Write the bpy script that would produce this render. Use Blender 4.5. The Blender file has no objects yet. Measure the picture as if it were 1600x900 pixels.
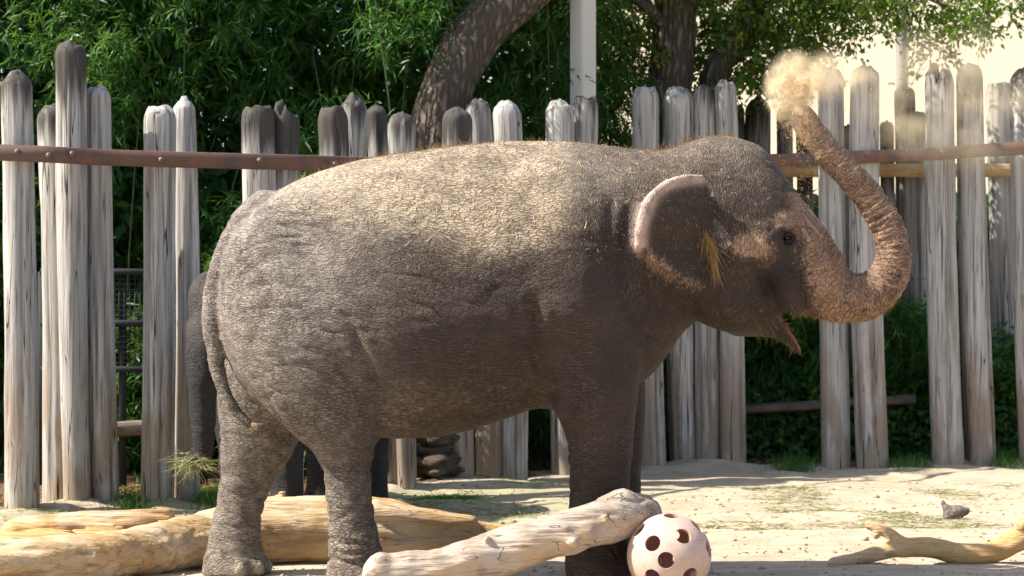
import bpy, bmesh, math, random
import numpy as np
from mathutils import Vector, Matrix

# ------------------------------------------------------------------ camera, sky, sun, exposure
scene = bpy.context.scene
COL = scene.collection
F_PX, CAM_H = 3360.0, 1.6                      # focal length in photo pixels (1600 wide), eye height
cam_d = bpy.data.cameras.new('camera'); cam = bpy.data.objects.new('camera', cam_d); COL.objects.link(cam)
cam.location = (0, 0, CAM_H); cam.rotation_euler = (math.radians(90), 0, 0)
cam_d.sensor_width = 36.0; cam_d.lens = F_PX / 1600 * 36.0
cam_d.clip_start = 0.1; cam_d.clip_end = 2000
cam_d.dof.use_dof = True; cam_d.dof.focus_distance = 11.6; cam_d.dof.aperture_fstop = 5.0
scene.camera = cam

SUN = Vector((-0.66, -0.09, 0.75)).normalized()  # towards the sun
world = bpy.data.worlds.new('World'); scene.world = world; world.use_nodes = True
wn = world.node_tree.nodes; wl = world.node_tree.links
sky = wn.new('ShaderNodeTexSky'); sky.sky_type = 'NISHITA'; sky.sun_disc = False
sky.sun_elevation = math.asin(SUN.z); sky.sun_rotation = math.atan2(SUN.x, SUN.y) % (2 * math.pi)
sky.air_density = 1.0; sky.dust_density = 2.0; sky.ozone_density = 1.0
bg = wn['Background']; bg.inputs['Strength'].default_value = 0.115
wl.new(sky.outputs[0], bg.inputs['Color'])
sun_d = bpy.data.lights.new('sun', 'SUN'); sun_d.energy = 5.0; sun_d.angle = math.radians(0.53); sun_d.color = (1.0, 0.94, 0.84)
sun = bpy.data.objects.new('sun', sun_d); COL.objects.link(sun)
sun.rotation_mode = 'QUATERNION'; sun.rotation_quaternion = SUN.to_track_quat('Z', 'Y'); sun.location = (-10, -4, 18)
vs = scene.view_settings
vs.view_transform = 'Standard'; vs.look = 'None'; vs.gamma = 1.0; vs.use_curve_mapping = False; vs.exposure = 1.12
cy = scene.cycles
cy.use_adaptive_sampling = True; cy.adaptive_threshold = 0.02; cy.max_bounces = 5; cy.diffuse_bounces = 3; cy.glossy_bounces = 2; cy.transmission_bounces = 3; cy.volume_bounces = 3; cy.transparent_max_bounces = 4
cy.volume_step_rate = 2.0; cy.use_denoising = True; cy.sample_clamp_indirect = 4.0

# ------------------------------------------------------------------ helpers
def at(px, py, Y):
    """world point that stands Y metres ahead of the camera plane and shows at photo pixel (px, py)"""
    return np.array([(px - 800.0) / F_PX * Y, Y, CAM_H - (py - 450.0) / F_PX * Y])
def ground_Y(py): return CAM_H * F_PX / (py - 450.0)

def tag(o, label=None, cat=None, group=None, kind=None):
    for k, v in (('label', label), ('category', cat), ('group', group), ('kind', kind)):
        if v: o[k] = v
    return o
def empty(name, loc, label, cat, group=None, kind=None):
    o = bpy.data.objects.new(name, None); COL.objects.link(o); o.location = [float(c) for c in loc]
    return tag(o, label, cat, group, kind)

def mesh_np(name, V, F, mats=(), smooth=True, attrs=None, fmat=None):
    """mesh from numpy verts and faces (n,3|4) or a list of such arrays"""
    V = np.asarray(V, np.float32)
    Fs = [np.asarray(f, np.int32) for f in (F if isinstance(F, list) else [F]) if len(f)]
    me = bpy.data.meshes.new(name)
    me.vertices.add(len(V)); me.vertices.foreach_set('co', V.ravel())
    loops = np.concatenate([f.ravel() for f in Fs])
    sizes = np.concatenate([np.full(len(f), f.shape[1], np.int32) for f in Fs])
    starts = np.concatenate([[0], np.cumsum(sizes)[:-1]]).astype(np.int32)
    me.loops.add(len(loops)); me.loops.foreach_set('vertex_index', loops)
    me.polygons.add(len(sizes)); me.polygons.foreach_set('loop_start', starts)
    if smooth: me.polygons.foreach_set('use_smooth', np.ones(len(sizes), bool))
    for m in mats: me.materials.append(m)
    if fmat is not None: me.polygons.foreach_set('material_index', np.asarray(fmat, np.int32))
    me.update(calc_edges=True)
    for k, a in (attrs or {}).items():
        a = np.asarray(a, np.float32)
        if a.ndim == 1:
            me.attributes.new(k, 'FLOAT', 'POINT').data.foreach_set('value', a)
        else:
            me.attributes.new(k, 'FLOAT_VECTOR', 'POINT').data.foreach_set('vector', a.ravel())
    return me
def link(name, me, parent=None, loc=(0, 0, 0)):
    o = bpy.data.objects.new(name, me); COL.objects.link(o); o.location = [float(c) for c in loc]
    if parent: o.parent = parent
    return o
def normals(me):
    n = np.empty(len(me.vertices) * 3, np.float32); me.vertex_normals.foreach_get('vector', n); return n.reshape(-1, 3)
def coords(me):
    n = np.empty(len(me.vertices) * 3, np.float32); me.vertices.foreach_get('co', n); return n.reshape(-1, 3)

def vnoise(P, seed=0):
    P = np.asarray(P, np.float64); I = np.floor(P).astype(np.int64); f = P - I; f = f * f * (3 - 2 * f)
    def h(ix, iy, iz):
        v = (ix * 374761393 + iy * 668265263 + iz * 2147483647 + seed * 1274126177) & 0xffffffff
        v = ((v ^ (v >> 13)) * 1274126177) & 0xffffffff; v ^= v >> 16
        v = (v * 2246822519) & 0xffffffff; v ^= v >> 15
        return v / 2147483648.0 - 1.0
    x, y, z = I[..., 0], I[..., 1], I[..., 2]; fx, fy, fz = f[..., 0], f[..., 1], f[..., 2]
    def lerp(a, b, t): return a + (b - a) * t
    a = lerp(lerp(h(x, y, z), h(x + 1, y, z), fx), lerp(h(x, y + 1, z), h(x + 1, y + 1, z), fx), fy)
    b = lerp(lerp(h(x, y, z + 1), h(x + 1, y, z + 1), fx), lerp(h(x, y + 1, z + 1), h(x + 1, y + 1, z + 1), fx), fy)
    return lerp(a, b, fz)
def fbm(P, octv=3, seed=0, gain=0.5):
    P = np.asarray(P, np.float64); s = 0; a = 1.0
    for i in range(octv):
        s = s + a * vnoise(P * (2.03 ** i) + i * 17.3, seed + i); a *= gain
    return s
def sstep(a, b, x):
    t = np.clip((x - a) / (b - a), 0, 1); return t * t * (3 - 2 * t)

def catmull(P, n=8):
    P = np.asarray(P, float); Q = np.vstack([2 * P[0] - P[1], P, 2 * P[-1] - P[-2]]); out = []
    for i in range(1, len(Q) - 2):
        for t in np.linspace(0, 1, n, endpoint=False):
            a, b, c, d = Q[i - 1], Q[i], Q[i + 1], Q[i + 2]
            out.append(0.5 * (2 * b + (c - a) * t + (2 * a - 5 * b + 4 * c - d) * t * t + (3 * b - a - 3 * c + d) * t ** 3))
    out.append(P[-1]); return np.array(out)

def polyline_dist(P, L):
    """distance of points P (n,k) to polyline L (m,k)"""
    best = np.full(len(P), 1e9)
    for a, b in zip(L[:-1], L[1:]):
        ab = b - a; t = np.clip(((P - a) @ ab) / max(ab @ ab, 1e-9), 0, 1)
        best = np.minimum(best, np.linalg.norm(P - a - t[:, None] * ab, axis=1))
    return best

class Field:
    """a signed distance field on a grid; bodies are blended into it and the surface is drawn out as one mesh"""
    def __init__(s, lo, hi, h):
        s.h = h; s.lo = np.array(lo, float); s.n = np.ceil((np.array(hi) - s.lo) / h).astype(int) + 1
        s.D = np.full(s.n, 1.0, np.float32)
    def block(s, lo, hi):
        i0 = np.clip(np.floor((np.array(lo) - s.lo) / s.h).astype(int), 0, s.n - 1)
        i1 = np.clip(np.ceil((np.array(hi) - s.lo) / s.h).astype(int) + 1, 1, s.n)
        sl = tuple(slice(a, b) for a, b in zip(i0, i1))
        ax = [(s.lo[k] + np.arange(i0[k], i1[k]) * s.h).astype(np.float32) for k in range(3)]
        return sl, ax[0][:, None, None], ax[1][None, :, None], ax[2][None, None, :]
    def put(s, sl, d, k, sub=False):
        a = s.D[sl]
        if sub: a = -a
        h = np.maximum(k - np.abs(a - d), 0) / k
        r = np.minimum(a, d) - h * h * k * 0.25
        if sub:
            a = -a; d = -d; h = np.maximum(k - np.abs(a - d), 0) / k
            r = np.maximum(a, d) + h * h * k * 0.25
        s.D[sl] = r
    def tube(s, pts, k=0.05, ysc=1.0, sub=False, n=6, dense=True):
        """round-section chain of (x,y,z,r); ysc>1 makes it wider in y"""
        P = np.array(pts, float)
        if dense and len(P) > 2: P = catmull(P, n)
        m = P[:, 3].max() * max(ysc, 1) + k + 2 * s.h
        sl, X, Y, Z = s.block(P[:, :3].min(0) - m, P[:, :3].max(0) + m)
        d = None
        for a, b in zip(P[:-1], P[1:]):
            ab = b[:3] - a[:3]; L = max(ab @ ab, 1e-9)
            t = np.clip(((X - a[0]) * ab[0] + (Y - a[1]) * ab[1] + (Z - a[2]) * ab[2]) / L, 0, 1)
            q = np.sqrt((X - a[0] - t * ab[0]) ** 2 + ((Y - a[1] - t * ab[1]) / ysc) ** 2 + (Z - a[2] - t * ab[2]) ** 2) - (a[3] + t * (b[3] - a[3]))
            d = q if d is None else np.minimum(d, q)
        s.put(sl, d.astype(np.float32), k, sub)
    def ball(s, c, r, k=0.05, rot=0.0, sub=False):
        """ellipsoid, radii r, turned by rot about y"""
        c = np.array(c, float); r = np.array(r, float); m = r.max() + k + 2 * s.h
        sl, X, Y, Z = s.block(c - m, c + m)
        ca, sa = math.cos(rot), math.sin(rot)
        x = (X - c[0]) * ca + (Z - c[2]) * sa; z = -(X - c[0]) * sa + (Z - c[2]) * ca; y = Y - c[1]
        k0 = np.sqrt((x / r[0]) ** 2 + (y / r[1]) ** 2 + (z / r[2]) ** 2)
        k1 = np.sqrt((x / r[0] ** 2) ** 2 + (y / r[1] ** 2) ** 2 + (z / r[2] ** 2) ** 2) + 1e-6
        d = np.where(k0 < 0.2, -r.min() * 0.8, k0 * (k0 - 1) / k1)
        s.put(sl, d.astype(np.float32), k, sub)
    def mesh(s):
        D = s.D; S = D < 0
        C = [(i, j, k) for i in (0, 1) for j in (0, 1) for k in (0, 1)]
        nx, ny, nz = D.shape
        cnt = sum(S[i:nx - 1 + i, j:ny - 1 + j, k:nz - 1 + k].astype(np.int8) for i, j, k in C)
        act = np.argwhere((cnt > 0) & (cnt < 8))
        vals = np.stack([D[act[:, 0] + i, act[:, 1] + j, act[:, 2] + k] for i, j, k in C], 1)
        pos = np.zeros((len(act), 3)); num = np.zeros(len(act))
        for a in range(8):
            for b in range(a + 1, 8):
                if sum(abs(C[a][q] - C[b][q]) for q in range(3)) != 1: continue
                m = (vals[:, a] < 0) != (vals[:, b] < 0)
                t = np.where(m, vals[:, a] / np.where(m, vals[:, a] - vals[:, b], 1), 0)
                ca, cb = np.array(C[a], float), np.array(C[b], float)
                pos += np.where(m[:, None], ca + t[:, None] * (cb - ca), 0); num += m
        V = s.lo + (act + pos / num[:, None]) * s.h
        vid = np.full((nx - 1, ny - 1, nz - 1), -1, np.int32); vid[tuple(act.T)] = np.arange(len(act))
        F = []
        for ax in range(3):
            o = [q for q in range(3) if q != ax]
            n2 = list(D.shape); n2[ax] -= 1
            s0 = [slice(0, n2[q]) for q in range(3)]; s1 = list(s0); s1[ax] = slice(1, n2[ax] + 1)
            A, B = S[tuple(s0)], S[tuple(s1)]
            e = np.argwhere(A != B)
            e = e[(e[:, o[0]] > 0) & (e[:, o[1]] > 0) & (e[:, o[0]] < D.shape[o[0]] - 1) & (e[:, o[1]] < D.shape[o[1]] - 1)]
            q = []
            for du, dv in ((1, 1), (0, 1), (0, 0), (1, 0)):
                w = e.copy(); w[:, o[0]] -= du; w[:, o[1]] -= dv; q.append(vid[tuple(w.T)])
            q = np.stack(q, 1)
            flip = S[tuple(e.T)] if ax != 1 else ~S[tuple(e.T)]
            q[~flip] = q[~flip][:, ::-1]; F.append(q)
        return V, np.concatenate(F)

def laplace(V, F, it=2, lam=0.5):
    E = np.concatenate([F[:, [i, (i + 1) % F.shape[1]]] for i in range(F.shape[1])])
    E = np.concatenate([E, E[:, ::-1]])
    deg = np.bincount(E[:, 0], minlength=len(V))[:, None]
    for _ in range(it):
        acc = np.stack([np.bincount(E[:, 0], V[E[:, 1], k], len(V)) for k in range(3)], 1)
        V = V + lam * (acc / np.maximum(deg, 1) - V)
    return V

def tube_np(P, R, seg=10, cap=True, warp=None):
    """swept tube: P (n,3), R (n,) -> V, F(list)"""
    P = np.asarray(P, float); R = np.broadcast_to(np.asarray(R, float), (len(P),))
    T = np.gradient(P, axis=0); T /= np.linalg.norm(T, axis=1)[:, None] + 1e-12
    up = np.array([0, 0, 1.0]) if abs(T[0][2]) < 0.9 else np.array([1.0, 0, 0])
    N = []; u = np.cross(T[0], np.cross(up, T[0])); u /= np.linalg.norm(u)
    for t in T:
        u = u - t * (u @ t); u /= np.linalg.norm(u); N.append(u)
    N = np.array(N); B = np.cross(T, N); a = np.linspace(0, 2 * math.pi, seg, endpoint=False)
    ring = np.cos(a)[None, :, None] * N[:, None] + np.sin(a)[None, :, None] * B[:, None]
    r = R[:, None] * (np.ones((1, seg)) if warp is None else warp(len(P), seg))
    V = (P[:, None] + ring * r[..., None]).reshape(-1, 3)
    i, j = np.meshgrid(np.arange(len(P) - 1), np.arange(seg), indexing='ij'); j2 = (j + 1) % seg
    F = [np.stack([i * seg + j, i * seg + j2, (i + 1) * seg + j2, (i + 1) * seg + j], -1).reshape(-1, 4)]
    if cap:
        n = len(V); V = np.vstack([V, P[0], P[-1]]); k = np.arange(seg); k2 = (k + 1) % seg; o = (len(P) - 1) * seg
        F.append(np.concatenate([np.stack([k2, k, np.full(seg, n)], 1), np.stack([o + k, o + k2, np.full(seg, n + 1)], 1)]))
    return V, F

def merge(parts):
    """[(V, F or [F..])] -> one V, [tris, quads]"""
    Vs, T, Q, off = [], [], [], 0
    for V, F in parts:
        for f in (F if isinstance(F, list) else [F]):
            f = np.asarray(f)
            if len(f): (T if f.shape[1] == 3 else Q).append(f + off)
        Vs.append(V); off += len(V)
    return np.vstack(Vs), [np.concatenate(x) for x in (T, Q) if x]

def box_np(c, s):
    c = np.array(c, float); s = np.array(s, float) / 2
    V = np.array([[x, y, z] for x in (-1, 1) for y in (-1, 1) for z in (-1, 1)]) * s + c
    F = np.array([[0, 1, 3, 2], [4, 6, 7, 5], [0, 4, 5, 1], [2, 3, 7, 6], [0, 2, 6, 4], [1, 5, 7, 3]])
    return V, F

def strands(P, Dv, L, W, rng, bend=0.3, nseg=3):
    """thin tapered blades: roots P, directions Dv, lengths L, widths W"""
    n = len(P); Dv = Dv / np.linalg.norm(Dv, axis=1)[:, None]
    side = np.cross(Dv, rng.normal(size=(n, 3))); side /= np.linalg.norm(side, axis=1)[:, None] + 1e-9
    drop = np.cross(side, Dv); V = np.empty((n, 2 * nseg + 1, 3))
    for i in range(nseg):
        t = i / nseg; c = P + Dv * (L * t)[:, None] + drop * (L * bend * t * t)[:, None]
        w = (W * (1 - 0.6 * t) / 2)[:, None]; V[:, 2 * i] = c - side * w; V[:, 2 * i + 1] = c + side * w
    V[:, -1] = P + Dv * L[:, None] + drop * (L * bend)[:, None]
    b = np.arange(n)[:, None] * (2 * nseg + 1)
    Q = np.concatenate([b + np.array([[2 * i, 2 * i + 1, 2 * i + 3, 2 * i + 2]]) for i in range(nseg - 1)])
    T = b + np.array([[2 * nseg - 2, 2 * nseg - 1, 2 * nseg]])
    return V.reshape(-1, 3), [T, Q]

# ------------------------------------------------------------------ material helpers
class NT:
    def __init__(s, name):
        s.m = bpy.data.materials.new(name); s.m.use_nodes = True; s.t = s.m.node_tree; s.t.nodes.clear()
        s.out = s.n('ShaderNodeOutputMaterial')
    def n(s, typ, **kw):
        x = s.t.nodes.new(typ)
        for k, v in kw.items(): setattr(x, k, v)
        return x
    def set(s, sock, v):
        if isinstance(v, bpy.types.NodeSocket): s.t.links.new(v, sock)
        elif v is not None: sock.default_value = v
    def math(s, op, a, b=None, c=None, clamp=False):
        x = s.n('ShaderNodeMath', operation=op, use_clamp=clamp)
        for i, v in enumerate((a, b, c)): s.set(x.inputs[i], v)
        return x.outputs[0]
    def mix(s, f, a, b, blend='MIX'):
        x = s.n('ShaderNodeMix', data_type='RGBA', blend_type=blend); s.set(x.inputs[0], f)
        for i, v in ((6, a), (7, b)): s.set(x.inputs[i], v if isinstance(v, bpy.types.NodeSocket) else (*v, 1))
        return x.outputs[2]
    def mixf(s, f, a, b):
        x = s.n('ShaderNodeMix', data_type='FLOAT'); s.set(x.inputs[0], f); s.set(x.inputs[2], a); s.set(x.inputs[3], b); return x.outputs[0]
    def ramp(s, f, lo, hi):
        x = s.n('ShaderNodeMapRange', interpolation_type='SMOOTHSTEP'); s.set(x.inputs[0], f); x.inputs[1].default_value = lo; x.inputs[2].default_value = hi
        return x.outputs[0]
    def coord(s, which='Object'): return s.n('ShaderNodeTexCoord').outputs[which]
    def attr(s, name, out='Fac'): return s.n('ShaderNodeAttribute', attribute_name=name).outputs[out]
    def rand(s): return s.n('ShaderNodeObjectInfo').outputs['Random']
    def scale(s, v, sc, off=None):
        x = s.n('ShaderNodeMapping'); s.set(x.inputs[0], v); x.inputs['Scale'].default_value = sc
        if off is not None: s.set(x.inputs['Location'], off)
        return x.outputs[0]
    def noise(s, v, scale, detail=3, rough=0.55, dist=0.0, col=False):
        x = s.n('ShaderNodeTexNoise'); s.set(x.inputs['Vector'], v); x.inputs['Scale'].default_value = scale
        x.inputs['Detail'].default_value = detail; x.inputs['Roughness'].default_value = rough; x.inputs['Distortion'].default_value = dist
        return x.outputs['Color' if col else 'Fac']
    def voro(s, v, scale, feat='DISTANCE_TO_EDGE', out='Distance', rnd=1.0):
        x = s.n('ShaderNodeTexVoronoi', feature=feat); s.set(x.inputs['Vector'], v); x.inputs['Scale'].default_value = scale
        x.inputs['Randomness'].default_value = rnd; return x.outputs[out]
    def vadd(s, a, b):
        x = s.n('ShaderNodeVectorMath', operation='ADD'); s.set(x.inputs[0], a); s.set(x.inputs[1], b); return x.outputs[0]
    def vmul(s, a, f):
        x = s.n('ShaderNodeVectorMath', operation='SCALE'); s.set(x.inputs[0], a); s.set(x.inputs['Scale'], f); return x.outputs[0]
    def bump(s, h, strength=0.5, dist=0.01, normal=None):
        x = s.n('ShaderNodeBump'); s.set(x.inputs['Height'], h); s.set(x.inputs['Strength'], strength); x.inputs['Distance'].default_value = dist
        if normal is not None: s.set(x.inputs['Normal'], normal)
        return x.outputs[0]
    def pbr(s, col, rough=0.8, normal=None, spec=0.3, **kw):
        x = s.n('ShaderNodeBsdfPrincipled'); s.set(x.inputs['Base Color'], col if isinstance(col, bpy.types.NodeSocket) else (*col, 1))
        s.set(x.inputs['Roughness'], rough); s.set(x.inputs['Specular IOR Level'], spec)
        if normal is not None: s.set(x.inputs['Normal'], normal)
        for k, v in kw.items(): s.set(x.inputs[k], v)
        s.t.links.new(x.outputs[0], s.out.inputs[0]); return x
# ------------------------------------------------------------------ materials
def mat_skin(name, base=(0.060, 0.042, 0.032), pale=(0.37, 0.32, 0.275)):
    t = NT(name); wc = t.attr('wc', 'Vector'); ob = t.coord()
    warp = t.vadd(t.vmul(t.noise(wc, 9, 3, col=True), 0.03), t.vmul(t.noise(wc, 1.9, 2, col=True), 0.20)); w = t.vadd(wc, warp)
    vH = t.voro(t.scale(w, (22, 22, 90)), 1.0); vV = t.voro(t.scale(w, (88, 40, 22)), 1.0)
    rid = lambda n: t.math('SUBTRACT', 1.0, t.math('ABSOLUTE', t.math('MULTIPLY_ADD', n, 4.0, -2.0)), clamp=True)
    rH = t.math('SUBTRACT', 1.0, rid(t.noise(t.scale(w, (7, 7, 50)), 1.0, 3, 0.55))); rV = t.math('SUBTRACT', 1.0, rid(t.noise(t.scale(w, (50, 18, 7)), 1.0, 3, 0.55)))
    cH = t.math('ADD', t.math('MULTIPLY', t.ramp(vH, 0.0, 0.17), 0.68), t.math('MULTIPLY', rH, 0.32)); cV = t.math('ADD', t.math('MULTIPLY', t.ramp(vV, 0.0, 0.17), 0.68), t.math('MULTIPLY', rV, 0.32))
    cell = t.mixf(t.attr('vmask'), cH, cV)
    fine = t.ramp(t.voro(t.vadd(wc, t.vmul(t.noise(wc, 30, 2, col=True), 0.012)), 75), 0.0, 0.25)
    fold = t.noise(t.scale(w, (5, 5, 16)), 1.0, 4)
    amt = t.math('MULTIPLY', t.attr('wr'), t.mixf(t.ramp(t.noise(ob, 2.6, 3, 0.6), 0.36, 0.62), 0.45, 1.15))
    big = t.noise(ob, 3.2, 4, 0.6); mid = t.noise(ob, 14, 4, 0.65)
    col = t.mix(t.ramp(big, 0.35, 0.7), base, tuple(c * 0.78 for c in base))
    col = t.mix(t.math('MULTIPLY', t.attr('pale'), t.mixf(0.6, 1.0, t.ramp(mid, 0.3, 0.7))), col, pale)
    rdg = t.math('MULTIPLY', t.math('MULTIPLY', t.ramp(cell, 0.45, 0.95), t.ramp(t.noise(t.scale(w, (4, 4, 9)), 1.0, 5, 0.7), 0.42, 0.66)), 0.45)
    col = t.mix(rdg, col, tuple(c * 2.3 + 0.012 for c in base))
    dn = t.math('ADD', t.attr('dust'), t.math('MULTIPLY', t.math('SUBTRACT', t.noise(ob, 22, 5, 0.7), 0.5), 0.9))
    dust = t.math('MULTIPLY', t.math('MULTIPLY', t.ramp(dn, 0.15, 1.0), t.mixf(t.ramp(t.noise(ob, 6, 5, 0.7), 0.35, 0.62), 0.42, 0.86)), t.mixf(0.45, 1.0, cell))
    col = t.mix(dust, col, t.mix(t.noise(ob, 60, 2), (0.46, 0.355, 0.235), (0.60, 0.485, 0.345)))
    spk = t.ramp(t.math('ADD', t.math('ADD', t.math('MULTIPLY', t.noise(ob, 85, 3, 0.65), 0.7), t.math('MULTIPLY', t.noise(ob, 16, 3, 0.6), 0.5)), t.math('MULTIPLY', t.math('SUBTRACT', t.attr('pink'), 0.5), 0.5)), 0.52, 0.82)
    col = t.mix(t.math('MULTIPLY', spk, 0.85), col, t.mix(t.noise(ob, 8, 2), (0.53, 0.295, 0.155), (0.50, 0.335, 0.245)))
    crev = t.math('MULTIPLY', t.math('SUBTRACT', 1.0, t.math('MULTIPLY', cell, t.mixf(0.15, 1.0, fine))), t.math('MULTIPLY_ADD', dust, -0.42, 0.72))  # crease dirt, deepened to paint in shading the bump loses in shadow
    col = t.mix(crev, col, tuple(c * 0.55 for c in base))
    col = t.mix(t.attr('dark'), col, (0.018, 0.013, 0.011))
    col = t.mix(t.math('MULTIPLY', t.attr('rim'), t.mixf(0.5, 1.0, t.ramp(mid, 0.35, 0.6))), col, (0.46, 0.33, 0.285))
    col = t.mix(t.attr('nail'), col, (0.30, 0.25, 0.19))
    col = t.mix(t.attr('flesh'), col, (0.26, 0.085, 0.05))
    h = t.math('ADD', t.math('MULTIPLY', cell, t.math('MULTIPLY', amt, 0.9)), t.math('ADD', t.math('MULTIPLY', fine, 0.16), t.math('MULTIPLY', fold, 1.6)))
    h = t.math('ADD', h, t.math('MULTIPLY', mid, 0.45))
    nrm = t.bump(h, 0.9, 0.011)
    t.pbr(col, 0.72, nrm, 0.25)
    return t.m
M_SKIN = mat_skin('elephant_skin')
M_CALF = mat_skin('shaded_calf_skin', (0.030, 0.026, 0.025), (0.10, 0.085, 0.08))  # calf skin darkened, shade over it put into the colour

def simple(name, col, rough=0.7, spec=0.3, var=0.25, sc=8.0, b=0.0):
    t = NT(name); ob = t.coord(); n = t.noise(ob, sc, 4, 0.6)
    c = t.mix(n, tuple(x * (1 - var) for x in col), tuple(min(x * (1 + var), 1) for x in col))
    t.pbr(c, rough, t.bump(n, b, 0.01) if b else None, spec); return t.m

def mat_post(name, tint=(1, 1, 1), dark=0.0):
    t = NT(name); ob = t.coord(); r = t.rand(); off = t.n('ShaderNodeCombineXYZ')
    t.set(off.inputs[0], t.math('MULTIPLY', r, 37.0)); t.set(off.inputs[2], t.math('MULTIPLY', r, 91.0))
    p = t.vadd(ob, off.outputs[0])
    grain = t.noise(t.scale(p, (42, 42, 1.7)), 1.0, 5, 0.65); streak = t.noise(t.scale(p, (16, 16, 0.55)), 1.0, 4, 0.6, 0.3)
    blot = t.noise(t.scale(p, (5, 5, 1.3)), 1.0, 4, 0.6); blot2 = t.noise(t.scale(p, (7, 7, 1.1), (5, 3, 9)), 1.0, 3, 0.6)
    g = lambda c: tuple(a * b for a, b in zip(c, tint))
    col = t.mix(t.ramp(streak, 0.3, 0.7), g((0.32, 0.305, 0.285)), g((0.50, 0.48, 0.45)))
    col = t.mix(t.math('MULTIPLY', t.ramp(grain, 0.50, 0.66), 0.75), col, g((0.13, 0.105, 0.085)))
    low = t.ramp(t.attr('hb'), 1.9, 0.2)
    br = t.math('MULTIPLY', t.ramp(t.math('ADD', blot, t.math('MULTIPLY', low, 0.17)), 0.56, 0.70), t.math('ADD', 0.08, t.math('MULTIPLY', low, 0.62)))
    col = t.mix(br, col, t.mix(grain, g((0.13, 0.085, 0.05)), g((0.34, 0.235, 0.145))))
    gr = t.math('MULTIPLY', t.ramp(blot2, 0.58, 0.75), 0.45)
    col = t.mix(gr, col, g((0.23, 0.25, 0.16)))
    dirt = t.math('MULTIPLY', t.ramp(t.math('ADD', t.attr('hb'), t.math('MULTIPLY', blot, 0.25)), 0.42, 0.10), 0.7)
    col = t.mix(dirt, col, (0.36, 0.285, 0.20))
    top = t.math('ADD', t.math('MULTIPLY', t.attr('ht'), -1.25), t.math('ADD', t.math('MULTIPLY', streak, 1.25), t.math('MULTIPLY_ADD', r, 0.75, -0.28)))
    col = t.mix(t.math('MULTIPLY', t.ramp(top, 0.36 - dark, 0.68 - dark), 0.92), col, (0.045, 0.040, 0.034))
    fis = t.ramp(t.math('ABSOLUTE', t.math('SUBTRACT', t.noise(t.scale(p, (13, 13, 0.42)), 1.0, 2, 0.5, 0.2), 0.5)), 0.011, 0.0); col = t.mix(t.math('MULTIPLY', fis, t.ramp(blot2, 0.40, 0.5)), col, (0.035, 0.028, 0.022))
    crack = t.attr('crack'); col = t.mix(t.math('MULTIPLY', crack, 0.6), col, (0.05, 0.04, 0.03))
    h = t.math('SUBTRACT', t.math('ADD', grain, t.math('MULTIPLY', streak, 0.8)), t.math('MULTIPLY', fis, 1.2))
    t.pbr(col, 0.88, t.bump(h, 0.6, 0.012), 0.15)
    return t.m
M_POST = mat_post('weathered_post_wood'); M_POSTD = mat_post('mouldy_post_wood', (0.55, 0.53, 0.5), 0.35)

def mat_rust():
    t = NT('rusty_strap_iron'); ob = t.coord(); n = t.noise(ob, 5, 5, 0.65); n2 = t.noise(ob, 60, 3)
    c = t.mix(t.ramp(n, 0.35, 0.68), (0.105, 0.072, 0.060), (0.185, 0.090, 0.058)); c = t.mix(t.math('MULTIPLY', n2, 0.35), c, (0.09, 0.06, 0.055))
    t.pbr(c, 0.75, t.bump(n2, 0.4, 0.004), 0.3); return t.m
M_RUST = mat_rust()

def mat_log(name, outer1, outer2, inner1, inner2, axis='x', crackw=0.012, grey=0.5):
    t = NT(name); ob = t.coord(); sc = {'x': (1.6, 26, 26), 'z': (26, 26, 1.6)}[axis]
    wv = t.vadd(ob, t.vmul(t.noise(ob, 3, 2, col=True), 0.035))
    grain = t.noise(t.scale(wv, sc), 1.0, 5, 0.65); blot = t.noise(ob, 4.5, 4, 0.6); fib = t.noise(t.scale(wv, tuple(a * 2.2 for a in sc)), 1.0, 3)
    o = t.mix(t.ramp(blot, 0.35, 0.68), outer1, outer2)
    o = t.mix(t.math('MULTIPLY', t.ramp(grain, 0.50, 0.68), 0.62), o, tuple(c * 0.42 for c in outer2))
    o = t.mix(t.math('MULTIPLY', t.ramp(t.noise(t.scale(ob, tuple(math.sqrt(a) * 2.0 for a in sc), (3, 1, 2)), 1.0, 5, 0.7), 0.52, 0.66), grey), o, tuple((a * .35 + .16) * .9 for a in outer1))
    i = t.mix(t.ramp(grain, 0.3, 0.7), inner1, inner2)
    c = t.mix(t.attr('inner'), o, i)
    cr = t.ramp(t.math('ABSOLUTE', t.math('SUBTRACT', t.noise(t.scale(wv, (tuple(a * b for a, b in zip(sc, (.22, .5, .5))))), 1.0, 1, 0.4), 0.5)), crackw, 0.0)
    c = t.mix(t.math('MULTIPLY', cr, 0.35), c, (0.14, 0.085, 0.05))
    h = t.math('ADD', t.math('MULTIPLY', grain, 0.6), t.math('MULTIPLY', fib, 0.5)); h = t.math('SUBTRACT', h, t.math('MULTIPLY', cr, 0.8))
    t.pbr(c, 0.85, t.bump(h, 1.0, 0.022), 0.15); return t.m
M_LOG = mat_log('split_log_wood', (0.52, 0.395, 0.26), (0.40, 0.255, 0.115), (0.36, 0.185, 0.065), (0.58, 0.37, 0.17), crackw=0.003, grey=0.25)
M_LOG2 = mat_log('barkless_log_wood', (0.47, 0.385, 0.315), (0.28, 0.21, 0.155), (0.48, 0.33, 0.19), (0.56, 0.41, 0.26), crackw=0.004)
M_BRANCH = mat_log('branch_wood', (0.57, 0.385, 0.19), (0.47, 0.275, 0.11), (0.44, 0.29, 0.17), (0.54, 0.37, 0.22), crackw=0.002, grey=0.05)
M_STUMP = mat_log('shaded_stump_wood', (0.105, 0.08, 0.058), (0.05, 0.038, 0.028), (0.05, 0.035, 0.025), (0.16, 0.11, 0.07))  # stump wood darkened, shade put into its colour
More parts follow.
